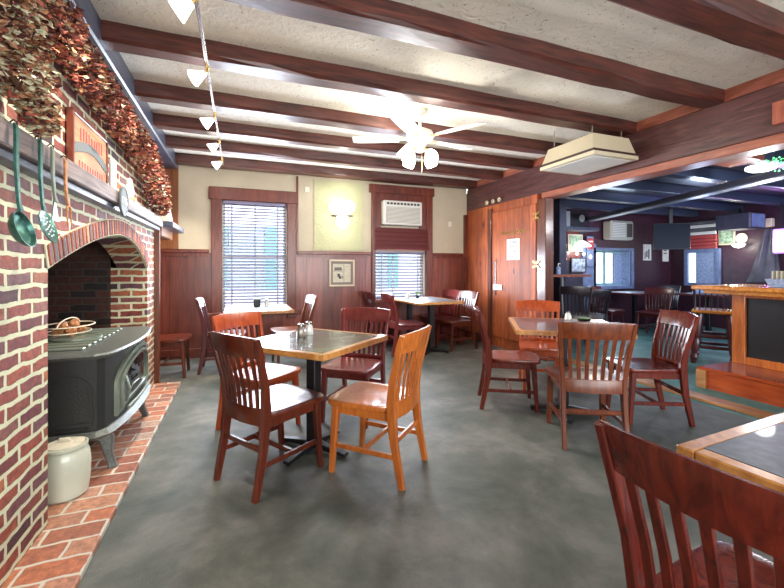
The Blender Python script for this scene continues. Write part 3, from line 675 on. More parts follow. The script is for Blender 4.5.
def bunch(name, label, blobs, wts, n, sz, base):
    r = empty(name, base, 0, label, 'dried flowers')
    bm = NB()
    for c, rad in blobs: petals(bm, Vector(c) - Vector(base), rad, n, sz, wts, Vector(base))
    o = obj('petals', bm, [M['petal1'], M['petal2'], M['petal3'], M['petald']], r, smooth=0); o['kind'] = 'stuff'
    bm = NB(); pts = [Vector(c) - Vector(base) for c, _ in blobs]
    tube(bm, pts, .012, 6)
    for c, rad in blobs:
        for _ in range(14):
            v = Vector((random.uniform(0, .8) * rad[0], random.uniform(-.9, .9) * rad[1], random.uniform(-.9, .9) * rad[2])); c0 = Vector(c) - Vector(base); tube(bm, [c0, c0 + v * .5, c0 + v], .003, 4)
    q = obj('stems', bm, M['stem'], r, smooth=0); q['kind'] = 'stuff'
random.seed(11)
bunch('dried_flower_bunch', 'large tan and pale dried flower bunch hanging at the left end of the mantel', [((-.76, 1.55, 2.35), (.10, .22, .26)), ((-.75, 1.72, 2.12), (.10, .2, .22)), ((-.75, 1.85, 1.99), (.09, .14, .15)), ((-.74, 1.95, 1.86), (.06, .10, .09)), ((-.75, 1.5, 2.0), (.09, .2, .2))], (2, 5, 4, 2), 900, .022, (-.76, 1.7, 2.45))
bunch('dried_flower_garland', 'reddish brown dried flower garland hanging under the beam above the painted sign', [((-.75, 1.95, 2.34), (.09, .2, .14)), ((-.75, 2.2, 2.33), (.09, .2, .15)), ((-.75, 2.5, 2.29), (.09, .2, .15)), ((-.75, 2.8, 2.28), (.09, .2, .15)), ((-.75, 3.1, 2.26), (.09, .2, .16)), ((-.76, 3.35, 2.25), (.08, .16, .14))], (6, 4, 1, 5), 800, .023, (-.76, 2.6, 2.45))
bunch('dried_flower_swag', 'long red dried flower swag hanging at the right end of the mantel', [((-.75, 3.6, 2.22), (.09, .2, .18)), ((-.75, 3.9, 2.20), (.09, .2, .2)), ((-.75, 4.15, 2.12), (.09, .18, .24)), ((-.74, 4.35, 2.02), (.10, .22, .26)), ((-.74, 4.48, 1.88), (.09, .17, .11))], (8, 2, 1.5, 2), 900, .026, (-.76, 4.0, 2.45))

# ------------------------------------------------------------------ chairs
def build_chair(m, name='dining_chair', tall=1.0):
    root = empty(name)
    def yb(z): # back leg / stile line
        P = [(0, -.275), (.25, -.225), (.45, -.205), (.6, -.222), (.9, -.30)]
        for (z0, y0), (z1, y1) in zip(P, P[1:]):
            if z <= z1: return y0 + (y1 - y0) * (z - z0) / (z1 - z0)
        return P[-1][1]
    def xb(z): return .190 - .004 * min(z, .45) / .45 + max(0, z - .45) / .43 * .040
    # seat
    n = 40; out = []
    for i in range(n):
        a = 2 * PI * i / n; ca, sa = math.cos(a), math.sin(a); e = .32
        x = math.copysign(abs(ca) ** e, ca); y = math.copysign(abs(sa) ** e, sa)
        w = .222 + .012 * y; out.append((x * w, y * .215 + .015 + (.015 * (1 - x * x) if y > 0 else 0)))
    rings = []
    for sc, z in ((.93, .415), (.985, .42), (1, .432), (.985, .447), (.94, .45), (.8, .445), (.5, .438), (.2, .438)):
        rings.append([(x * sc, y * sc, z) for x, y in out])
    obj('seat', loft(NB(), rings), m, root, smooth=40)
    bm = NB(); bx(-.18, .18, .155, .175, .36, .415, bm=bm); bx(-.185, -.165, -.19, .16, .365, .415, bm=bm); bx(.165, .185, -.19, .16, .365, .415, bm=bm); obj('apron', bm, m, root)
    for s in (-1, 1):
        zs = [0, .12, .25, .38, .47, .6, .72, .8, .872]
        bm = NB(); bar(bm, [(s * xb(z), yb(z), z) for z in zs], [(.03, .035), (.03, .042), (.031, .048), (.032, .055), (.032, .055), (.03, .045), (.028, .038), (.027, .034), (.026, .028)])
        obj('rear_leg', bm, m, root)
        bm = NB(); bar(bm, [(s * .19, .195, 0), (s * .186, .185, .15), (s * .182, .17, .36), (s * .18, .168, .418)], [(.03, .03), (.036, .036), (.043, .043), (.043, .043)])
        obj('front_leg', bm, m, root)
        bm = NB(); bar(bm, [(s * .187, .18, .17), (s * .188, -.235, .17)], (.018, .028)); obj('stretcher', bm, m, root)
    bm = NB(); bar(bm, [(-.187, -.02, .17), (.187, -.02, .17)], (.028, .018), Vector((0, 0, 1))); obj('stretcher', bm, m, root)
    bm = NB(); bar(bm, [(-.187, yb(.25), .25), (.187, yb(.25), .25)], (.03, .018), Vector((0, 0, 1))); obj('stretcher', bm, m, root)
    def bow(x): return .036 * (1 - (x / .21) ** 2)
    def rail(nm, z0, z1, th, crown=0, ov=0):
        bm = NB(); rings = []; N_ = 14
        for i in range(N_ + 1):
            x = -1 + 2 * i / N_; xx = x * (xb((z0 + z1) / 2) + ov); zt = z1 + crown * (1 - x * x)
            r_ = []
            for z, f in ((z0, -1), (z0, 1), (zt - .012, 1), (zt, .45), (zt, -.45), (zt - .012, -1)):
                r_.append((xx, yb(z) - bow(xx) + f * th / 2, z))
            rings.append(r_)
        loft(bm, rings); obj(nm, bm, m, root)
    rail('crest_rail', .765, .875, .022, .012, .012)
    rail('lower_rail', .385, .478, .022)
    for k in range(7):
        u = (-3 + k) / 4; zs = [.475, .55, .62, .70, .77]
        bm = NB(); bar(bm, [(u * xb(z), yb(z) - bow(u * xb(z)), z) for z in zs], (.024, .012)); obj('slat', bm, m, root)
    if tall != 1: root.scale = (1, 1, tall)
    return root
proto = build_chair(M['cherry'])
used = [False]
def chair(x, y, deg, label, group, mat=None, sz=1.0):
    c = proto if not used[0] else copy_tree(proto, None, None)
    used[0] = True
    if mat is not None:
        for ch in c.children: ch.material_slots[0].link = 'OBJECT'; ch.material_slots[0].material = mat
    c.location = (x, y, 0); c.rotation_euler = (0, 0, R(deg)); c['label'] = label; c['category'] = 'chair'; c['group'] = group
    c.scale = (1, 1, sz)
    return c
G1 = 'dining chairs around the front square table'; G3 = 'dining chairs at the table by the right window'; G4 = 'dining chairs around the table beside the pine wall'; G2 = 'dining chairs at the left window table'; GB = 'chairs in the bar room'
chair(.206, 2.518, 302.7, 'dark cherry wooden slat-back chair nearest the fireplace hearth, its back to the camera', G1, M['cherry'])
chair(.797, 2.365, 44, 'light amber orange wooden chair at the front table, seen side-on', G1, M['amber'])
chair(.892, 3.193, 141.2, 'plum red wooden chair at the far side of the front table', G1, M['plum'])
chair(.165, 3.22, 220.1, 'bright red-orange topped wooden chair behind the dark cherry one, at the front table', G1, M['redorange'])
chair(2.28, 5.33, 270, 'dark red chair, nearer of the two on the left side of the right window table', G3, M['plum'])
chair(2.16, 5.83, 270, 'blackish chair against the wall on the left side of the right window table', G3, M['darkred'])
chair(3.12, 5.34, 96, 'reddish slat-back chair, nearer of the two by the pine wall corner', G3, M['cherry'])
chair(3.08, 5.82, 96, 'dark red chair against the back wall, right side of the right window table', G3, M['plum'])
chair(.62, 5.30, 95, 'wooden chair right of the left window table, below the framed picture', G2, M['brown'])
chair(-.17, 5.28, 268, 'dark red chair left of the left window table, seen edge-on', G2, M['darkred'])
chair(-.78, 5.18, 270, 'red-brown chair half hidden behind the fireplace brick pillar', G2, M['cherry'])
chair(2.327, 2.963, 239, 'mahogany chair on the left side of the middle table, shown side-on', G4, M['mahog'])
chair(2.405, 2.22, 329.5, 'brown slat-back chair with its back to the camera at the middle table', G4, M['brown']).scale = (1.07, 1, 1)
chair(2.95, 3.26, 146, 'orange-topped chair at the far side of the middle table, before the door', G4, M['redorange'])
chair(3.165, 2.31, 64, 'dark mahogany curved-back chair on the right side of the middle table', G4, M['mahog'])
chair(1.13, .50, 274, 'dark mahogany chair in the lower right foreground, cropped by the frame', 'foreground chair', M['mahog'])
chair(4.98, 4.78, 318, 'tall black slat-back chair in the bar room below the orange shelf', GB, M['blackwood'], 1.1)
chair(5.72, 5.15, 335, 'black chair with its back to the dining room, in front of the bar window', GB, M['blackwood'])
chair(6.66, 5.56, 190, 'dark chair left of the bar room table, under the window ledge', GB, M['darkred'])
chair(7.05, 4.95, 105, 'dark red chair in front of the bar room table, facing left', GB, M['darkred'])
chair(8.25, 5.60, 95, 'dark chair farther right, under the television', GB, M['blackwood'])

# ------------------------------------------------------------------ tables
def table(x, y, deg, w, d, label, lam, edge='edge', cols=((0, 0),), cross=45, z=.76, group=None):
    t = empty('dining_table', (x, y, 0), R(deg), label, 'table', group)
    obj('tabletop', bx(-w / 2 + .046, w / 2 - .046, -d / 2 + .046, d / 2 - .046, z - .03, z + .0005, .0), lam, t, smooth=0)
    bm = NB(); e = .046
    for a in ((-w / 2, w / 2, -d / 2, -d / 2 + e), (-w / 2, w / 2, d / 2 - e, d / 2), (-w / 2, -w / 2 + e, -d / 2 + e, d / 2 - e), (w / 2 - e, w / 2, -d / 2 + e, d / 2 - e)):
        bx(*a, z - .036, z, .004, bm)
    obj('edge_trim', bm, M[edge], t)
    for cx, cy in cols:
        bm = NB(); bx(cx - .038, cx + .038, cy - .038, cy + .038, .05, z - .055, .006, bm); obj('column', bm, M['black'], t)
        bm = NB(); bx(cx - .2, cx + .2, cy - .02, cy + .02, z - .055, z - .036, .003, bm); bx(cx - .02, cx + .02, cy - .2, cy + .2, z - .055, z - .036, .003, bm); obj('top_bracket', bm, M['black'], t)
        bm = NB()
        for k in range(4):
            a = R(cross + 90 * k); v = Vector((math.cos(a), math.sin(a), 0))
            bar(bm, [Vector((cx, cy, .045)), Vector((cx, cy, .035)) + v * .12, Vector((cx, cy, .02)) + v * .27], [(.07, .05), (.06, .035), (.05, .02)], Vector((-v.y, v.x, 0)))
            lathe(bm, [(0, 0), (.018, 0), (.018, .014), (0, .014)], 10, Vector((cx, cy, 0)) + v * .25)
        obj('base', bm, M['black'], t)
    return t
table(.475, 2.715, 41, .76, .76, 'square table with green-grey top and wood edge, front of the dining room', M['laminate'], cross=0)
table(2.62, 2.63, 326, .86, .86, 'square wood-edged table between the brown and mahogany chairs, beside the pine wall', M['laminate_p'], cross=0)
table(2.70, 5.50, 0, .76, 1.06, 'long wood-edged table pushed against the right back window', M['laminate_b'], cols=((-.03, -.25), (-.15, .28)), cross=45)
table(.21, 5.05, 0, .76, .76, 'small wood-edged table in front of the left window', M['laminate_b'], cross=45)
table(1.15 + .42, .75 - .42, 3, .84, .84, 'slate-topped wood-edged table at the right edge, beside the foreground chair', M['laminate_b'], cross=45)
table(7.50, 5.64, 0, .8, .8, 'dark table in the bar room in front of the window', M['laminate_b'], edge='darkred')
table(8.3, 4.75, 5, .8, .8, 'far dark table beside the right-hand wall of the bar room', M['laminate_b'], edge='darkred')
# shakers
def shaker(x, y, z, label, fill, h=.075, g=None):
    s = empty('shaker', (x, y, z), .3, label, 'shaker', g)
    obj('glass_jar', lathe(NB(), [(0, 0), (.030, 0), (.033, .006), (.028, h * .6), (.020, h * .78), (0, h * .78)], 8), M[fill], s)
    obj('cap', lathe(NB(), [(0, h * .78), (.021, h * .78), (.022, h * .95), (.012, h), (0, h)], 12), M['chrome'], s)
shaker(.405, 2.83, .7605, 'pepper shaker on the front table, the brownish left one', 'pepper', .095)
shaker(.475, 2.91, .7605, 'white salt shaker on the front table, right of the pepper', 'salt', .095)
shaker(2.90, 2.85, .7605, 'glass shaker on the middle table beside the dark green dish', 'salt', .08)
shaker(.32, 5.27, .7605, 'small salt shaker on the left window table beside the black caddy', 'salt', .09)
o = obj('napkin_caddy', bx(.16, .245, 5.23, 5.30, .761, .86, .006), M['black']); tag(o, 'small black caddy on the left window table', 'caddy')
shaker(2.52, 5.78, .7605, 'small shaker on the right window table near the glass', 'salt', .09)
pt = empty('green_pot', (2.70, 5.80, .7605), 0, 'little dark green pot plant on the right window table', 'pot plant')
obj('pot', lathe(NB(), [(0, 0), (.03, 0), (.038, .05), (.03, .05), (0, .045)], 14), M['black'], pt)
bm = NB(); random.seed(8); petals(bm, Vector((0, 0, .08)), (.045, .045, .035), 90, .02, (1, 0, 0, 0)); obj('foliage', bm, M['green'], pt, smooth=0)['kind'] = 'stuff'
ds = empty('dish', (2.98, 2.74, .7605), 0, 'small dark dish with green rim on the middle table', 'dish')
obj('bowl', lathe(NB(), [(0, 0), (.05, 0), (.062, .022), (.056, .022), (.046, .006), (0, .006)], 22), M['black'], ds)
obj('filling', lathe(NB(), [(0, .008), (.05, .012), (.052, .026), (0, .032)], 18), M['green'], ds)
o = obj('menu_card', bx(-.12, .12, -.09, .09, 0, .004), M['cyan'], loc=(2.98, 2.50, .761), rz=R(-34), smooth=0); tag(o, 'turquoise menu card lying on the middle table behind the brown chair', 'menu')

# ------------------------------------------------------------------ framed picture, sconce, small wall things
fr = empty('framed_picture', (1.505, 6.075, .96), 0, 'cream framed print on the dark red panelling between the windows', 'picture')
bm = NB(); frame_y(bm, (-.205, .205, 0, .42), (-.18, .18, .025, .395), -.03, 0, .004); obj('frame', bm, M['frame_c'], fr)
bm = NB(); frame_y(bm, (-.18, .18, .025, .395), (-.145, .145, .065, .355), -.016, 0, 0); obj('mount', bm, M['taupe'], fr, smooth=0)
obj('print', bx(-.145, .145, -.008, 0, .065, .355), M['oldpaper'], fr, smooth=0)
bm = NB()
for a, b, c_, d in ((-.12, -.0, .29, .30), (-.13, .01, .24, .25), (-.12, 0, .26, .285), (-.07, -.03, .15, .20), (-.05, -.01, .12, .16), (.0, .012, .12, .17), (.03, .034, .07, .35), (.08, .11, .31, .315)): bx(a, b, -.0105, -.008, c_, d, bm=bm)
obj('drawing', bm, M['ink'], fr, smooth=0)
sc_ = empty('wall_sconce', (1.46, 6.085, 2.06), 0, 'lit wall sconce on the yellow textured plaster patch', 'wall lamp')
bm = NB(); lathe(bm, [(0, 0), (.05, 0), (.05, .02), (0, .03)], 20, (0, 0, 0), Matrix.Rotation(R(90), 3, 'X')); tube(bm, [(0, -.02, 0), (0, -.08, -.02), (0, -.10, .03)], .01); obj('bracket', bm, M['brass'], sc_)
bm = NB(); lathe(bm, [(.05, .0), (.13, .03), (.19, .09), (.20, .16), (.16, .20), (.09, .22), (0, .225)], 28, (0, -.205, .0)); obj('glass_bowl', bm, M['sconce_g'], sc_)
bm = NB(); lathe(bm, [(0, 0), (.16, 0), (.17, .008), (.16, .016), (0, .016)], 28, (0, -.205, -.018)); obj('rim', bm, M['darkbrown'], sc_)
bm = NB(); lathe(bm, [(0, -.19), (.06, -.18), (.105, -.10), (.09, -.02), (0, -.02)], 20, (.02, -.15, 0)); obj('lower_globe', bm, M['sconce_g'], sc_)
lamp('sconce_bulb', (1.46, 5.78, 2.28), 4.5, (1, .98, .86), .06)
lamp('sconce_bulb', (1.46, 5.80, 1.85), 2.2, (1, .98, .86), .06)
o = obj('wall_switch', bx(.93, 1.0, 6.085, 6.1, 2.42, 2.5, .003), M['creampaint']); tag(o, 'pale blank plate high on the plaster left of the sconce', 'wall plate')
o = obj('wall_plate', bx(3.43, 3.50, 6.085, 6.1, 1.98, 2.07, .003), M['creampaint']); tag(o, 'pale blank plate on the plaster right of the air conditioner', 'wall plate')
# outlet hooks on header
bm0 = NB(); lathe(bm0, [(0, 0), (.02, .004), (.032, .02), (.036, .04), (.03, .042), (.022, .02), (0, .012)], 14, (0, 0, 0), Matrix.Rotation(R(-90), 3, 'Y'))
kb = obj('brass_bell', bm0, M['cream']); kb.location = (3.817, 5.10, 2.32)
for i, y in enumerate((5.10, 5.26, 5.43)):
    p = kb if i == 0 else kb.copy()
    if i: C.objects.link(p)
    p.location = (3.817, y, 2.32 + .0 * i); tag(p, ('right-hand', 'middle', 'left-hand')[i] + ' pale round knob of three on the header beam above the pine wall', 'knob', 'knobs on the header beam')
# smoke filter unit on the ceiling
au = empty('air_cleaner', (3.44, 3.13, 2.34), 0, 'cream box-shaped ceiling air cleaner with white louvre below, hung by the header beam', 'air cleaner')
def taper(z0, z1, w0, d0, w1, d1): return loft(NB(), [[(-w0, -d0, z0), (w0, -d0, z0), (w0, d0, z0), (-w0, d0, z0)], [(-w1, -d1, z1), (w1, -d1, z1), (w1, d1, z1), (-w1, d1, z1)]])
obj('housing', taper(.06, .225, .29, .34, .24, .30), M['cream'], au, smooth=0)
obj('dark_band', taper(.035, .06, .30, .355, .30, .355), M['darkbrown'], au, smooth=0)
obj('rim', taper(.0, .035, .30, .36, .30, .36), M['cream'], au, smooth=0)
bm = NB()
for k_ in range(14): box(bm, (-.24 + k_ * .037, 0, -.003), (.03, .62, .006), .001)
obj('louvre', bm, M['ac_white'], au)
bm = NB()
for x, y in ((-.2, -.25), (.2, -.25), (-.2, .25), (.2, .25)): tube(bm, [(x, y, .22), (x, y, .42)], .006, 6); tube(bm, [(x - .02, y, .23), (x, y, .245), (x + .02, y, .23)], .005, 6)
obj('hanger', bm, M['chrome'], au)
# hook board on header
hb = empty('hook_board', (3.80, 1.62, 2.34), 0, 'orange-red block with a black hook on the header beam', 'hook board')
obj('block', bx(-.02, .018, -.30, .11, 0, .17, .004), M['orangered'], hb)
bm = NB(); tube(bm, [(-.02, 0, .12), (-.05, 0, .10), (-.07, -.01, .07), (-.06, -.03, .05), (-.05, -.04, .08)], .007, 8); obj('hook', bm, M['black'], hb)

# ------------------------------------------------------------------ ceiling fan with lights
FX, FY = .0, 0
Zf = 3.75; u_ = (420 - 392) / 391; sn_, cs_ = math.sin(math.atan(152 / 391)), math.cos(math.atan(152 / 391))
FX, FY = Zf * (sn_ + u_ * cs_), Zf * (cs_ - u_ * sn_)
fan = empty('ceiling_fan', (FX, FY, 2.36), 0, 'pale ceiling fan with four glowing glass lights', 'ceiling fan')
obj('canopy', lathe(NB(), [(0, .43), (.075, .43), (.07, .38), (.02, .36), (.014, .30), (.014, .22), (0, .22)], 24), M['creampaint'], fan)
obj('motor', lathe(NB(), [(0, .225), (.06, .22), (.12, .19), (.135, .15), (.12, .11), (.07, .09), (.05, .05), (.06, .02), (.03, 0), (0, 0)], 32), M['creampaint'], fan)
for k_ in range(5):
    a = R(72 * k_ + 12); v = Vector((math.cos(a), math.sin(a), 0)); p = Vector((-v.y, v.x, 0))
    bm = NB(); rings = []
    for r_, w_ in ((.2, .05), (.24, .062), (.45, .07), (.6, .07), (.65, .05)):
        c0 = v * r_ + Vector((0, 0, .13)); rings.append([c0 + p * w_ + Vector((0, 0, .012)), c0 + p * w_ + Vector((0, 0, .018)), c0 - p * w_ - Vector((0, 0, .006)), c0 - p * w_ - Vector((0, 0, .012))])
    loft(bm, rings); b_ = obj('blade', bm, M['creampaint'], fan)
    bm = NB(); bar(bm, [v * .11 + Vector((0, 0, .125)), v * .25 + Vector((0, 0, .132))], (.03, .006), p); obj('blade_iron', bm, M['brass'], b_)
for k_ in range(4):
    a = R(90 * k_ + 20); v = Vector((math.cos(a), math.sin(a), 0))
    bm = NB(); tube(bm, [v * .03 + Vector((0, 0, .03)), v * .09 + Vector((0, 0, .01)), v * .115 + Vector((0, 0, -.015))], .01, 8); ar = obj('lamp_arm', bm, M['brass'], fan)
    Mr = Matrix.Rotation(a, 3, 'Z') @ Matrix.Rotation(R(150), 3, 'Y')
    bm = NB(); lathe(bm, [(.02, 0), (.042, .02), (.058, .055), (.058, .09), (.05, .115), (.045, .115), (.03, .06), (0, .05)], 20, v * .115 + Vector((0, 0, -.01)), Mr); obj('glass_shade', bm, M['shade_glass'], ar)
bm = NB(); tube(bm, [(.02, 0, 0), (.02, 0, -.17)], .003, 6); lathe(bm, [(0, 0), (.007, .004), (.007, .02), (0, .024)], 8, (.02, 0, -.19)); obj('pull_chain', bm, M['brass'], fan)
for k_ in range(4):
    a = R(90 * k_ + 20); lamp('fan_bulb', (FX + .2 * math.cos(a), FY + .2 * math.sin(a), 2.24), 17, (1, .95, .84), .05)
lamp('fan_fill_light', (FX - .25, FY + .02, 2.66), 5, (1, .95, .84), .04)  # added lamp without a fixture, brightens the ceiling plaster left of the fan

# ------------------------------------------------------------------ track lights
tr = empty('track_rail', (-.21, 3.2, 2.63), 0, 'thin metal light track running under the ceiling beams', 'light track')
bm = NB(); bx(-.01, .01, -2.1, 2.5, 0, .018, .002, bm); obj('rail', bm, M['chrome'], tr)
bm = NB()
for y in (-1.85, -1.05, -.26, .56, 1.27, 1.95): bx(-.015, .015, y - .02, y + .02, .018, .03, bm=bm)
obj('clip', bm, M['brass'], tr)
heads = [(2.2, 0), (2.97, 0), (3.85, 0), (4.62, 0), (5.39, 0)]
names = ['track spotlight nearest the camera, at the top edge of the picture', 'second track spotlight from the camera', 'middle track spotlight of the five', 'fourth track spotlight from the camera', 'farthest track spotlight, next to the back wall']
def head():
    t = empty('track_spotlight')
    bm = NB(); tube(bm, [(0, 0, 0), (-.0, 0, -.03), (-.02, 0, -.045)], .007, 8); bx(-.012, .012, -.03, .03, -.014, 0, .002, bm); obj('stem', bm, M['brass'], t)
    Mr = Matrix.Rotation(R(235), 3, 'Y')
    bm = NB(); lathe(bm, [(0, 0), (.016, 0), (.024, .02), (.046, .07), (.052, .088), (.048, .088), (.04, .07), (.0, .03)], 20, (-.015, 0, -.045), Mr); obj('shade', bm, M['spot'], t)
    bm = NB(); lathe(bm, [(.052, .084), (.056, .088), (.052, .094), (.048, .088)], 20, (-.015, 0, -.045), Mr); obj('rim', bm, M['lamp_w'], t)
    return t
h0 = head()
for i, (y, dz) in enumerate(heads):
    h = h0 if i == 0 else copy_tree(h0)
    h.location = (-.21, y, 2.63); h.rotation_euler = (0, 0, R((-12, 10, 0, -5, 5)[i])); tag(h, names[i], 'spotlight', 'spotlights on the ceiling track')
    s = bpy.data.lights.new('spot_beam', 'SPOT'); s.energy = 55; s.color = (1, .92, .78); s.spot_size = R(95); s.spot_blend = .6; s.shadow_soft_size = .04
    so = bpy.data.objects.new('spot_beam', s); C.objects.link(so); so.location = (-.33, y, 2.50); d = Vector((-.85, y + .1, 1.3)) - so.location; so.rotation_euler = d.to_track_quat('-Z', 'Y').to_euler()

# ------------------------------------------------------------------ bar room
k = 40
for y in (-1.6, -.8, 0, .8, 1.6, 2.35, 3.1, 3.9, 4.7, 5.5):
    slab('trim_%d' % k, 4.02, 9.3, y, y + .14, 2.36, 2.5, M['bluejoist'], bev=.006); k += 1
bm = NB(); A, B = Vector((4.65, 1.0, 2.2)), Vector((6.5, 6.0, 2.2)); bar(bm, [A, B], (.08, .16), Vector((0, 0, 1))); struct('trim_60', bm, M['greyjoist'])
slab('trim_61', 4.35, 4.9, 2.3, 2.6, 2.33, 2.5, M['lip'])
slab('wall_bar_partition', 5.2, 5.35, 5.3, 6.1, 0, 2.5, M['indigo'])
slab('trim_62', 6.55, 6.93, 6.06, 6.1, .0, 1.75, M['bluegrey'])
# bar window (window_3) and right-hand window
w = empty('window_3', (7.45, 6.1, .86)); w['kind'] = 'structure'
bm = NB(); frame_y(bm, (6.86, 8.05, .80, 1.68), (6.93, 7.98, .86, 1.62), 6.06, 6.1); atW(obj('window_frame', bm, M['bluegrey'], w), w)
bm = NB(); bx(6.935, 6.96, 6.1, 6.34, .86, 1.62, bm=bm); bx(7.95, 7.975, 6.1, 6.34, .86, 1.62, bm=bm); bx(6.93, 7.98, 6.1, 6.34, .86, .88, bm=bm); atW(obj('reveal', bm, M['curtain'], w, smooth=0), w)
bm = NB(); frame_y(bm, (6.96, 7.95, .88, 1.62), (7.0, 7.91, .92, 1.58), 6.30, 6.34, 0); bx(7.44, 7.48, 6.30, 6.34, .92, 1.58, bm=bm); atW(obj('sash', bm, M['teal'], w, smooth=0), w)
atW(obj('pane', bx(7.0, 7.91, 6.318, 6.322, .92, 1.58), M['glass'], w, smooth=0), w)
bm = NB()
for k_ in range(9): box(bm, (7.70 + .025 * k_, 6.27, 1.25), (.016, .02, .66), .003)
atW(obj('curtain', bm, M['curtain'], w, smooth=0), w)
w = empty('window_4', (9.3, 5.42, .9)); w['kind'] = 'structure'
bm = NB()
for a in ((5.08, 5.16, .86, 1.66), (5.70, 5.78, .86, 1.66), (5.16, 5.70, 1.58, 1.66), (5.16, 5.70, .86, .93)): bx(9.24, 9.30, *a, .004, bm)
atW(obj('window_frame', bm, M['bluegrey'], w), w)
M['win_lit'] = emit('daylit_pane', (.62, .82, 1), 1.1)
atW(obj('pane', bx(9.285, 9.299, 5.55, 5.70, .93, 1.58), M['win_lit'], w, smooth=0), w)
atW(obj('curtain', bx(9.27, 9.299, 5.16, 5.55, .93, 1.58), M['curtain'], w, smooth=0), w)
bm = NB(); bm2 = NB()
for k_ in range(8):
    tgt = bm if k_ in (1, 3) else (bm2 if k_ < 4 else None)
    if tgt: box(tgt, (9.24 - .03 * 0, 5.42, 2.22 - k_ * .075), (.05, .56, .068), .01)
vl = empty('striped_valance', (9.24, 5.42, 1.66), 0, 'red and white folded fabric shade over the right-hand bar window', 'window shade')
for src, mm in ((bm, 'white'), (bm2, 'drape')): o = obj('stripe', src, M[mm], vl); o.location = (-9.24, -5.42, -1.66)
bm = NB()
for k_ in range(4, 8): box(bm, (9.235, 5.42, 2.22 - k_ * .075), (.06, .60, .072), .012)
o = obj('stripe', bm, M['redpaint'], vl); o.location = (-9.24, -5.42, -1.66)
# window AC in the bar
ba = empty('air_conditioner', (7.45, 6.08, 1.84), 0, 'grey-white air conditioner above the bar room window', 'air conditioner')
obj('housing', bx(-.33, .33, -.22, 0, 0, .40, .03), M['grille'], ba); obj('vent', bx(.12, .27, -.228, -.215, .06, .34, .004), M['ink'], ba)
bm = NB(); [bx(-.30, .08, -.226, -.218, .05 + i * .035, .065 + i * .035, bm=bm) for i in range(9)]; obj('grille_bars', bm, M['ac_white'], ba)
# speaker / shelf
sp = empty('wall_speaker', (6.05, 5.85, 2.04), 0, 'black loudspeaker high in the bar room corner above the pictures', 'loudspeaker')
obj('cabinet', bx(-.16, .32, -.12, .12, 0, .3, .01), M['black'], sp); obj('side_panel', bx(-.26, -.16, -.12, .12, 0, .3, .01), M['grey'], sp)
bm = NB(); lathe(bm, [(0, 0), (.07, 0), (.07, .01), (.05, .0), (0, .004)], 20, (.12, -.121, .17), Matrix.Rotation(R(90), 3, 'X')); obj('driver', bm, M['grey'], sp)
slab('trim_63', 5.36, 6.6, 5.70, 6.1, 1.98, 2.04, M['blue_beam'])
slab('trim_64', 5.36, 6.55, 6.05, 6.1, .0, 1.98, M['indigo'])
slab('trim_65', 6.10, 6.45, 6.03, 6.05, 1.40, 1.98, M['trim'])
def wallpic(name, xa, xb, za, zb, label, m, fm='ink', y=6.03, marks=None, cat='picture'):
    p = empty(name, ((xa + xb) / 2, y, za), 0, label, cat); wv = (xb - xa) / 2; h = zb - za
    bm = NB(); frame_y(bm, (-wv, wv, 0, h), (-wv + .02, wv - .02, .02, h - .02), -.02, 0, .002); obj('frame', bm, M[fm], p)
    obj('print', bx(-wv + .02, wv - .02, -.008, 0, .02, h - .02), M[m], p, smooth=0)
    if marks:
        bm = NB(); [bx(a * wv, b * wv, -.011, -.008, c_ * h, d * h, bm=bm) for a, b, c_, d in marks]; obj('drawing', bm, M['ink'], p, smooth=0)
random.seed(4)
M['greenpic'] = plain('green_picture', (.30, .42, .30), .6, var=.7, bs=18); M['bluepic'] = plain('blue_photo', (.25, .32, .45), .5, var=.8, bs=14)
wallpic('framed_photo', 6.12, 6.50, 1.58, 1.93, 'greenish framed picture at the top of the bar room picture wall', 'greenpic', 'frame_c', 6.03)
wallpic('framed_photo', 6.20, 6.60, 1.16, 1.46, 'blue-grey framed photograph above the orange shelf in the bar room', 'bluepic', 'ink', 6.05 - .02)
wallpic('paper_notice', 5.95, 6.14, 1.42, 1.72, 'white paper notice left of the framed pictures in the bar room', 'paper', 'paper', 6.05, [(-.6, .6, .7, .75), (-.6, .6, .5, .55), (-.5, .5, .3, .35)], 'notice')
wallpic('paper_notice', 8.37, 8.62, 1.42, 1.78, 'white cut-out sign on the maroon wall between the bar windows', 'paper', 'paper', 6.1, [(-.6, -.4, .1, .5), (-.2, .1, .2, .6), (.3, .6, .1, .7)], 'sign')
wallpic('paper_notice', 9.0, 9.2, 1.40, 1.75, 'white notice in the bar room corner under the television', 'paper', 'paper', 6.1, [(-.6, .6, .7, .75), (-.6, .6, .5, .55)], 'notice')
bn = empty('wall_banner', (6.72, 6.03, 1.28), 0, 'tall narrow red and blue banner beside the bar room window', 'banner')
obj('cloth', bx(-.09, .09, -.012, 0, 0, .62, .003), M['bluegrey'], bn); obj('red_top', bx(-.088, .088, -.018, -.012, .36, .58, .002), M['redpaint'], bn)
bm = NB(); lathe(bm, [(0, 0), (.05, 0), (.05, .004), (0, .004)], 18, (0, -.014, .2), Matrix.Rotation(R(90), 3, 'X')); bx(-.06, .06, -.021, -.018, .5, .53, bm=bm); obj('emblem', bm, M['paper'], bn)
sw = empty('picture_lamp', (6.42, 5.95, 1.70), 0, 'glowing white lamp over the bar room pictures', 'wall lamp')
obj('shade', lathe(NB(), [(0, .1), (.05, .09), (.17, 0), (.16, -.02), (0, -.03)], 20), M['lamp_w'], sw)
bm = NB(); tube(bm, [(0, .09, .03), (0, .0, .06)], .01); obj('arm', bm, M['brass'], sw)
lamp('picture_lamp_bulb', (6.42, 5.7, 1.6), 8, (1, .9, .75))
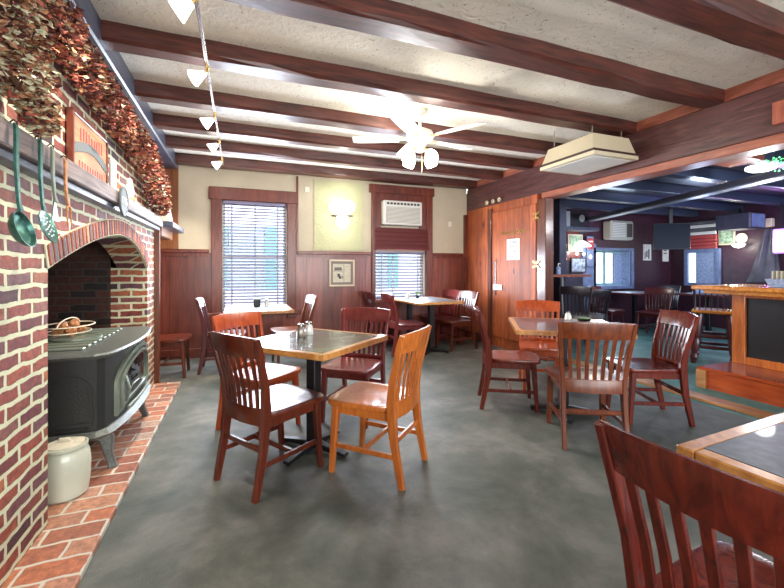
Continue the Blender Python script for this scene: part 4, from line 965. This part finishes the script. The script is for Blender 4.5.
for i, x in enumerate((6.34, 6.52)):
    o = obj('light_bulb', lathe(NB(), [(0, -.03), (.028, -.01), (.03, .01), (.015, .03), (0, .03)], 14, (0, 0, 0)), M['led_w']); o.location = (x, 6.0, 1.53); tag(o, ('left', 'right')[i] + ' of two small glowing bulbs under the green picture', 'bulb', 'small bulbs')
# orange shelf with soap bottle
sh = empty('wall_shelf', (4.72, 4.6, 1.05), 0, 'narrow orange wooden shelf behind the pine wall post', 'shelf')
sh.location = (0, 0, 0)
bm = NB(); bx(4.40, 5.62, 5.02, 5.29, 1.10, 1.14, .004, bm); obj('shelf_board', bm, M['lip'], sh); bm = NB(); bx(5.2, 5.24, 5.25, 5.29, 0, 1.10, .003, bm); bx(4.42, 4.46, 5.25, 5.29, 0, 1.10, .003, bm); obj('shelf_leg', bm, M['grey'], sh)
bo = empty('soap_bottle', (5.02, 5.15, 1.141), 0, 'clear pump bottle standing on the orange shelf', 'bottle')
obj('bottle', lathe(NB(), [(0, 0), (.038, 0), (.04, .01), (.04, .11), (.018, .14), (0, .14)], 18), M['curtain'], bo)
bm = NB(); tube(bm, [(0, 0, .14), (0, 0, .18), (.01, 0, .185), (.045, 0, .18)], .008, 8); obj('pump', bm, M['paper'], bo)
# television
tv = empty('television', (7.90, 5.14, 1.61), R(-34), 'large dark flat television hung high in the bar room corner', 'television')
obj('case', bx(-.34, .30, 0, .05, 0, .52, .008), M['black'], tv); obj('screen', bx(-.33, .29, -.004, 0, .015, .505), M['screen'], tv, smooth=0)
bm = NB(); bx(-.04, .04, .05, .12, .2, .4, bm=bm); bx(-.03, .03, .08, .12, .3, .9, bm=bm); obj('ceiling_mount', bm, M['black'], tv)
# bar right: lamp with picture, box, drape, neon
def rx(y0, y1, z0, z1, t=.02, x=9.3): return bx(x - t, x, y0, y1, z0, z1, .003)
p = empty('framed_photo', (9.3, 4.95, 1.72), 0, 'pale framed picture lit by a lamp on the far right bar wall', 'picture')
obj('frame', bx(-.03, 0, -.12, .17, 0, .40, .003), M['frame_c'], p); obj('print', bx(-.034, -.03, -.10, .15, .03, .37), M['greenpic'], p, smooth=0)
p = empty('wall_sconce', (9.3, 4.72, 1.66), 0, 'glowing sconce with yellow mount on the far right bar wall', 'wall lamp')
obj('backplate', lathe(NB(), [(0, 0), (.10, 0), (.10, .03), (0, .03)], 20, (0, 0, .18), Matrix.Rotation(R(-90), 3, 'Y')), M['frame_c'], p); obj('glass_shade', lathe(NB(), [(0, -.06), (.08, -.03), (.11, .02), (0, .05)], 18, (-.12, 0, .04)), M['lamp_w'], p)
lamp('bar_sconce_bulb', (9.0, 4.72, 1.7), 8, (.95, .95, .8))
p = empty('ceiling_speaker', (8.9, 4.55, 1.98), 0, 'boxy blue-grey loudspeaker under the bar room ceiling', 'loudspeaker')
obj('cabinet', bx(-.25, .25, -.28, .28, 0, .30, .02), M['indigo'], p); obj('grille', bx(-.2, .2, -.284, -.278, .03, .27), M['bluegrey'], p); bm = NB(); bx(-.02, .02, -.02, .02, .3, .4, bm=bm); obj('bracket', bm, M['black'], p)
bm = NB(); rings = []
for i in range(13):
    t = i / 12; z = .98 + 1.0 * t; wv = .55 - .38 * t ** .7; cy = 4.35 - .1 * t
    rings.append([(9.28, cy + wv * (a / 7 - .5) * 1.0, z) if False else (9.22 + .03 * math.sin(a * 2.2), cy + wv * (a / 7 - .5), z) for a in range(8)] + [(9.27, cy + wv * .5, z), (9.27, cy - wv * .5, z)])
loft(bm, rings); o = obj('hanging_cloth', bm, M['drape']); tag(o, 'grey draped cloth hanging on the wall behind the bar', 'cloth')
p = empty('wall_lamp', (9.25, 4.3, 2.02), 0, 'small orange-tan block above the grey draped cloth', 'wall block'); obj('block', bx(-.05, .05, -.09, .09, 0, .16, .01), M['frame_c'], p)
p = empty('neon_sign', (8.6, 3.80, 1.5), 0, 'purple neon sign at the right edge behind the bar', 'neon sign')
bm = NB(); bx(-.03, .03, -.14, .12, 0, .42, .02, bm); obj('panel', bm, M['led_p'], p)
bm = NB(); tube(bm, [(-.035, -.08, .1), (-.035, 0, .3), (-.035, .08, .12), (-.035, -.1, .22), (-.035, .1, .24)], .01, 6); obj('tube', bm, M['led_w'], p)
bm = NB(); bx(-.01, .01, -.01, .01, .42, .86, bm=bm); obj('hanging_rod', bm, M['black'], p)
lamp('neon_glow', (8.3, 3.8, 1.7), 6, (.7, .2, 1))
# bar ceiling lamp and green led star
p = empty('ceiling_lamp', (5.3, 2.52, 2.33), 0, 'round glowing ceiling lamp above the bar', 'ceiling lamp')
obj('glass_disc', lathe(NB(), [(0, -.03), (.09, -.02), (.13, .0), (.13, .03), (0, .03)], 28), M['lamp_w'], p); obj('mount', lathe(NB(), [(0, .03), (.10, .03), (.10, .17), (0, .17)], 24), M['grey'], p)
lamp('bar_ceiling_bulb', (5.3, 2.5, 2.0), 22, (.92, .95, 1), .1)
lamp('bar_ceiling_bulb', (6.8, 4.0, 1.95), 24, (.55, .70, 1), .1)
lamp('bar_ceiling_bulb', (8.2, 3.0, 1.9), 18, (.6, .6, 1), .1)
p = empty('led_ornament', (4.34, 1.96, 2.10), 0, 'cluster of green led lights hanging near the header beam', 'light ornament')
random.seed(6); bm = NB()
for i in range(46):
    a = random.uniform(0, 6.28); r_ = random.uniform(.0, .14) ; lathe(bm, [(0, -.009), (.009, 0), (0, .009)], 6, (r_ * .4 * math.cos(a), r_ * math.sin(a), .05 + random.uniform(-.06, .06)))
q = obj('led', bm, M['led_g'], p); q['kind'] = 'stuff'
bm = NB(); tube(bm, [(0, 0, .05), (0, 0, .36)], .004, 6); tube(bm, [(0, -.13, .05), (0, 0, .1), (0, .13, .05), (0, 0, 0), (0, -.13, .05)], .004, 6); obj('wire_frame', bm, M['black'], p)

# ------------------------------------------------------------------ the bar counter
br = empty('bar_counter', (5.0, 2.0, 0), 0, 'orange wooden bar counter with black front panel on a red platform', 'bar counter'); br.location = (0, 0, 0)
bm = NB(); bx(4.72, 5.65, -.8, 2.88, 1.01, 1.058, .012, bm); bx(4.80, 5.6, -.75, 2.80, .97, 1.01, .006, bm); obj('counter_top', bm, M['bar_top'], br)
bm = NB(); bx(5.03, 5.10, 2.53, 2.65, .217, .985, .004, bm); bx(5.03, 5.08, -.7, 2.53, .217, .30, .004, bm); bx(5.03, 5.08, -.7, 2.53, .93, .985, .004, bm); bx(5.03, 5.08, 1.2, 1.32, .30, .93, .004, bm); bx(5.10, 5.55, 2.60, 2.65, .217, .985, .003, bm)
obj('front_frame', bm, M['bar_front'], br)
obj('front_panel', bx(5.06, 5.5, -.7, 2.59, .217, .93), M['black'], br)
bm = NB(); bx(4.50, 5.5, -.8, 2.68, .185, .217, .006, bm); bx(4.52, 5.5, -.78, 2.66, 0, .185, bm=bm); obj('platform', bm, M['platform'], br)
bm = NB(); bx(4.49, 4.52, 2.60, 2.69, .0, .185, .003, bm); obj('platform_edge', bm, M['curb'], br)
cy_ = empty('condiment_caddy', (5.0, 2.20, 1.06), 0, 'glass caddy of packets standing on the bar counter', 'caddy')
bm = NB(); loft(bm, [[(-.06, -.08, 0), (.06, -.08, 0), (.06, .08, 0), (-.06, .08, 0)], [(-.08, -.11, .08), (.08, -.11, .08), (.08, .11, .08), (-.08, .11, .08)]]); obj('tray', bm, M['curtain'], cy_, smooth=0)
bm = NB(); [box(bm, (.0, -.07 + i * .035, .11), (.07, .01, .10), .002) for i in range(5)]; obj('packet', bm, M['oldpaper'], cy_)
# bar stools with turned legs
def stool():
    t = empty('bar_stool'); m = M['darkred']
    prof = [(r_ * 1.5, z_) for r_, z_ in [(.016, 0), (.018, .03), (.028, .08), (.018, .13), (.026, .17), (.028, .28), (.018, .33), (.03, .38), (.024, .48), (.026, .62), (.02, .67)]]
    for sx_ in (-1, 1):
        for sy_ in (-1, 1):
            bm = NB(); lathe(bm, prof, 10)
            for v in bm.verts: k_ = 1 - v.co.z / .67; v.co.x += sx_ * (.13 + .05 * k_); v.co.y += sy_ * (.13 + .05 * k_)
            obj('leg', bm, m, t)
    for z in (.22, .36):
        bm = NB()
        for s in (-1, 1): tube(bm, [(-.16, s * .16, z), (0, s * .16, z), (.16, s * .16, z)], [.016, .026, .016], 8); tube(bm, [(s * .16, -.16, z + .04), (s * .16, 0, z + .04), (s * .16, .16, z + .04)], [.016, .026, .016], 8)
        obj('stretcher', bm, m, t)
    obj('seat', bx(-.2, .2, -.2, .2, .66, .70, .012), M['bar_top'], t)
    for s in (-1, 1): bm = NB(); bar(bm, [(s * .185, -.185, .69), (s * .19, -.20, .85), (s * .195, -.25, 1.02)], (.026, .026)); obj('back_post', bm, M['blackwood'], t)
    bm = NB(); bar(bm, [(-.19, -.245, .99), (0, -.27, 1.0), (.19, -.245, .99)], (.06, .02), Vector((0, 0, 1))); obj('crest_rail', bm, M['blackwood'], t)
    for i in range(6): x = -.14 + i * .056; bm = NB(); bar(bm, [(x, -.19, .69), (x, -.215, .85), (x, -.26, .98)], (.014, .010)); obj('spindle', bm, M['blackwood'], t)
    return t
s0 = stool(); s0.location = (5.85, 3.28, 0); s0.rotation_euler = (0, 0, R(118)); s0.scale = (1.15, 1.15, 1.0); tag(s0, 'dark bar stool with turned legs and orange seat at the end of the bar counter', 'bar stool')
o = obj('folded_cloth', bx(-.14, .14, -.09, .09, 0, .07, .02), M['curtain'], loc=(8.2, 4.85, .761), rz=.4); tag(o, 'pale blue folded cloth lying on the far dark table', 'cloth')
# ------------------------------------------------------------------ outside
hs = empty('neighbor_house', (.9, 10.5, -.3), 0, 'white clapboard house with teal shutters outside the windows', 'house')
bm = NB(); bx(-4, 4.5, 0, 2, 0, 6, bm=bm)
for k_ in range(30): bx(-4, 4.5, -.02, 0, .2 * k_, .2 * k_ + .17, bm=bm)
obj('wall', bm, M['siding'], hs, smooth=0)
for x in (-.75, 2.6):
    bm = NB(); bx(x - .75, x - .45, -.08, -.02, 1.0, 2.6, bm=bm); bx(x + .45, x + .75, -.08, -.02, 1.0, 2.6, bm=bm); obj('shutter', bm, M['teal'], hs, smooth=0)
    obj('window', bx(x - .42, x + .42, -.05, -.02, 1.0, 2.6), M['housewin'], hs, smooth=0)
slab('ground', -8, 16, 6.55, 16, -.4, -.3, M['white']).name = 'floor_outside'
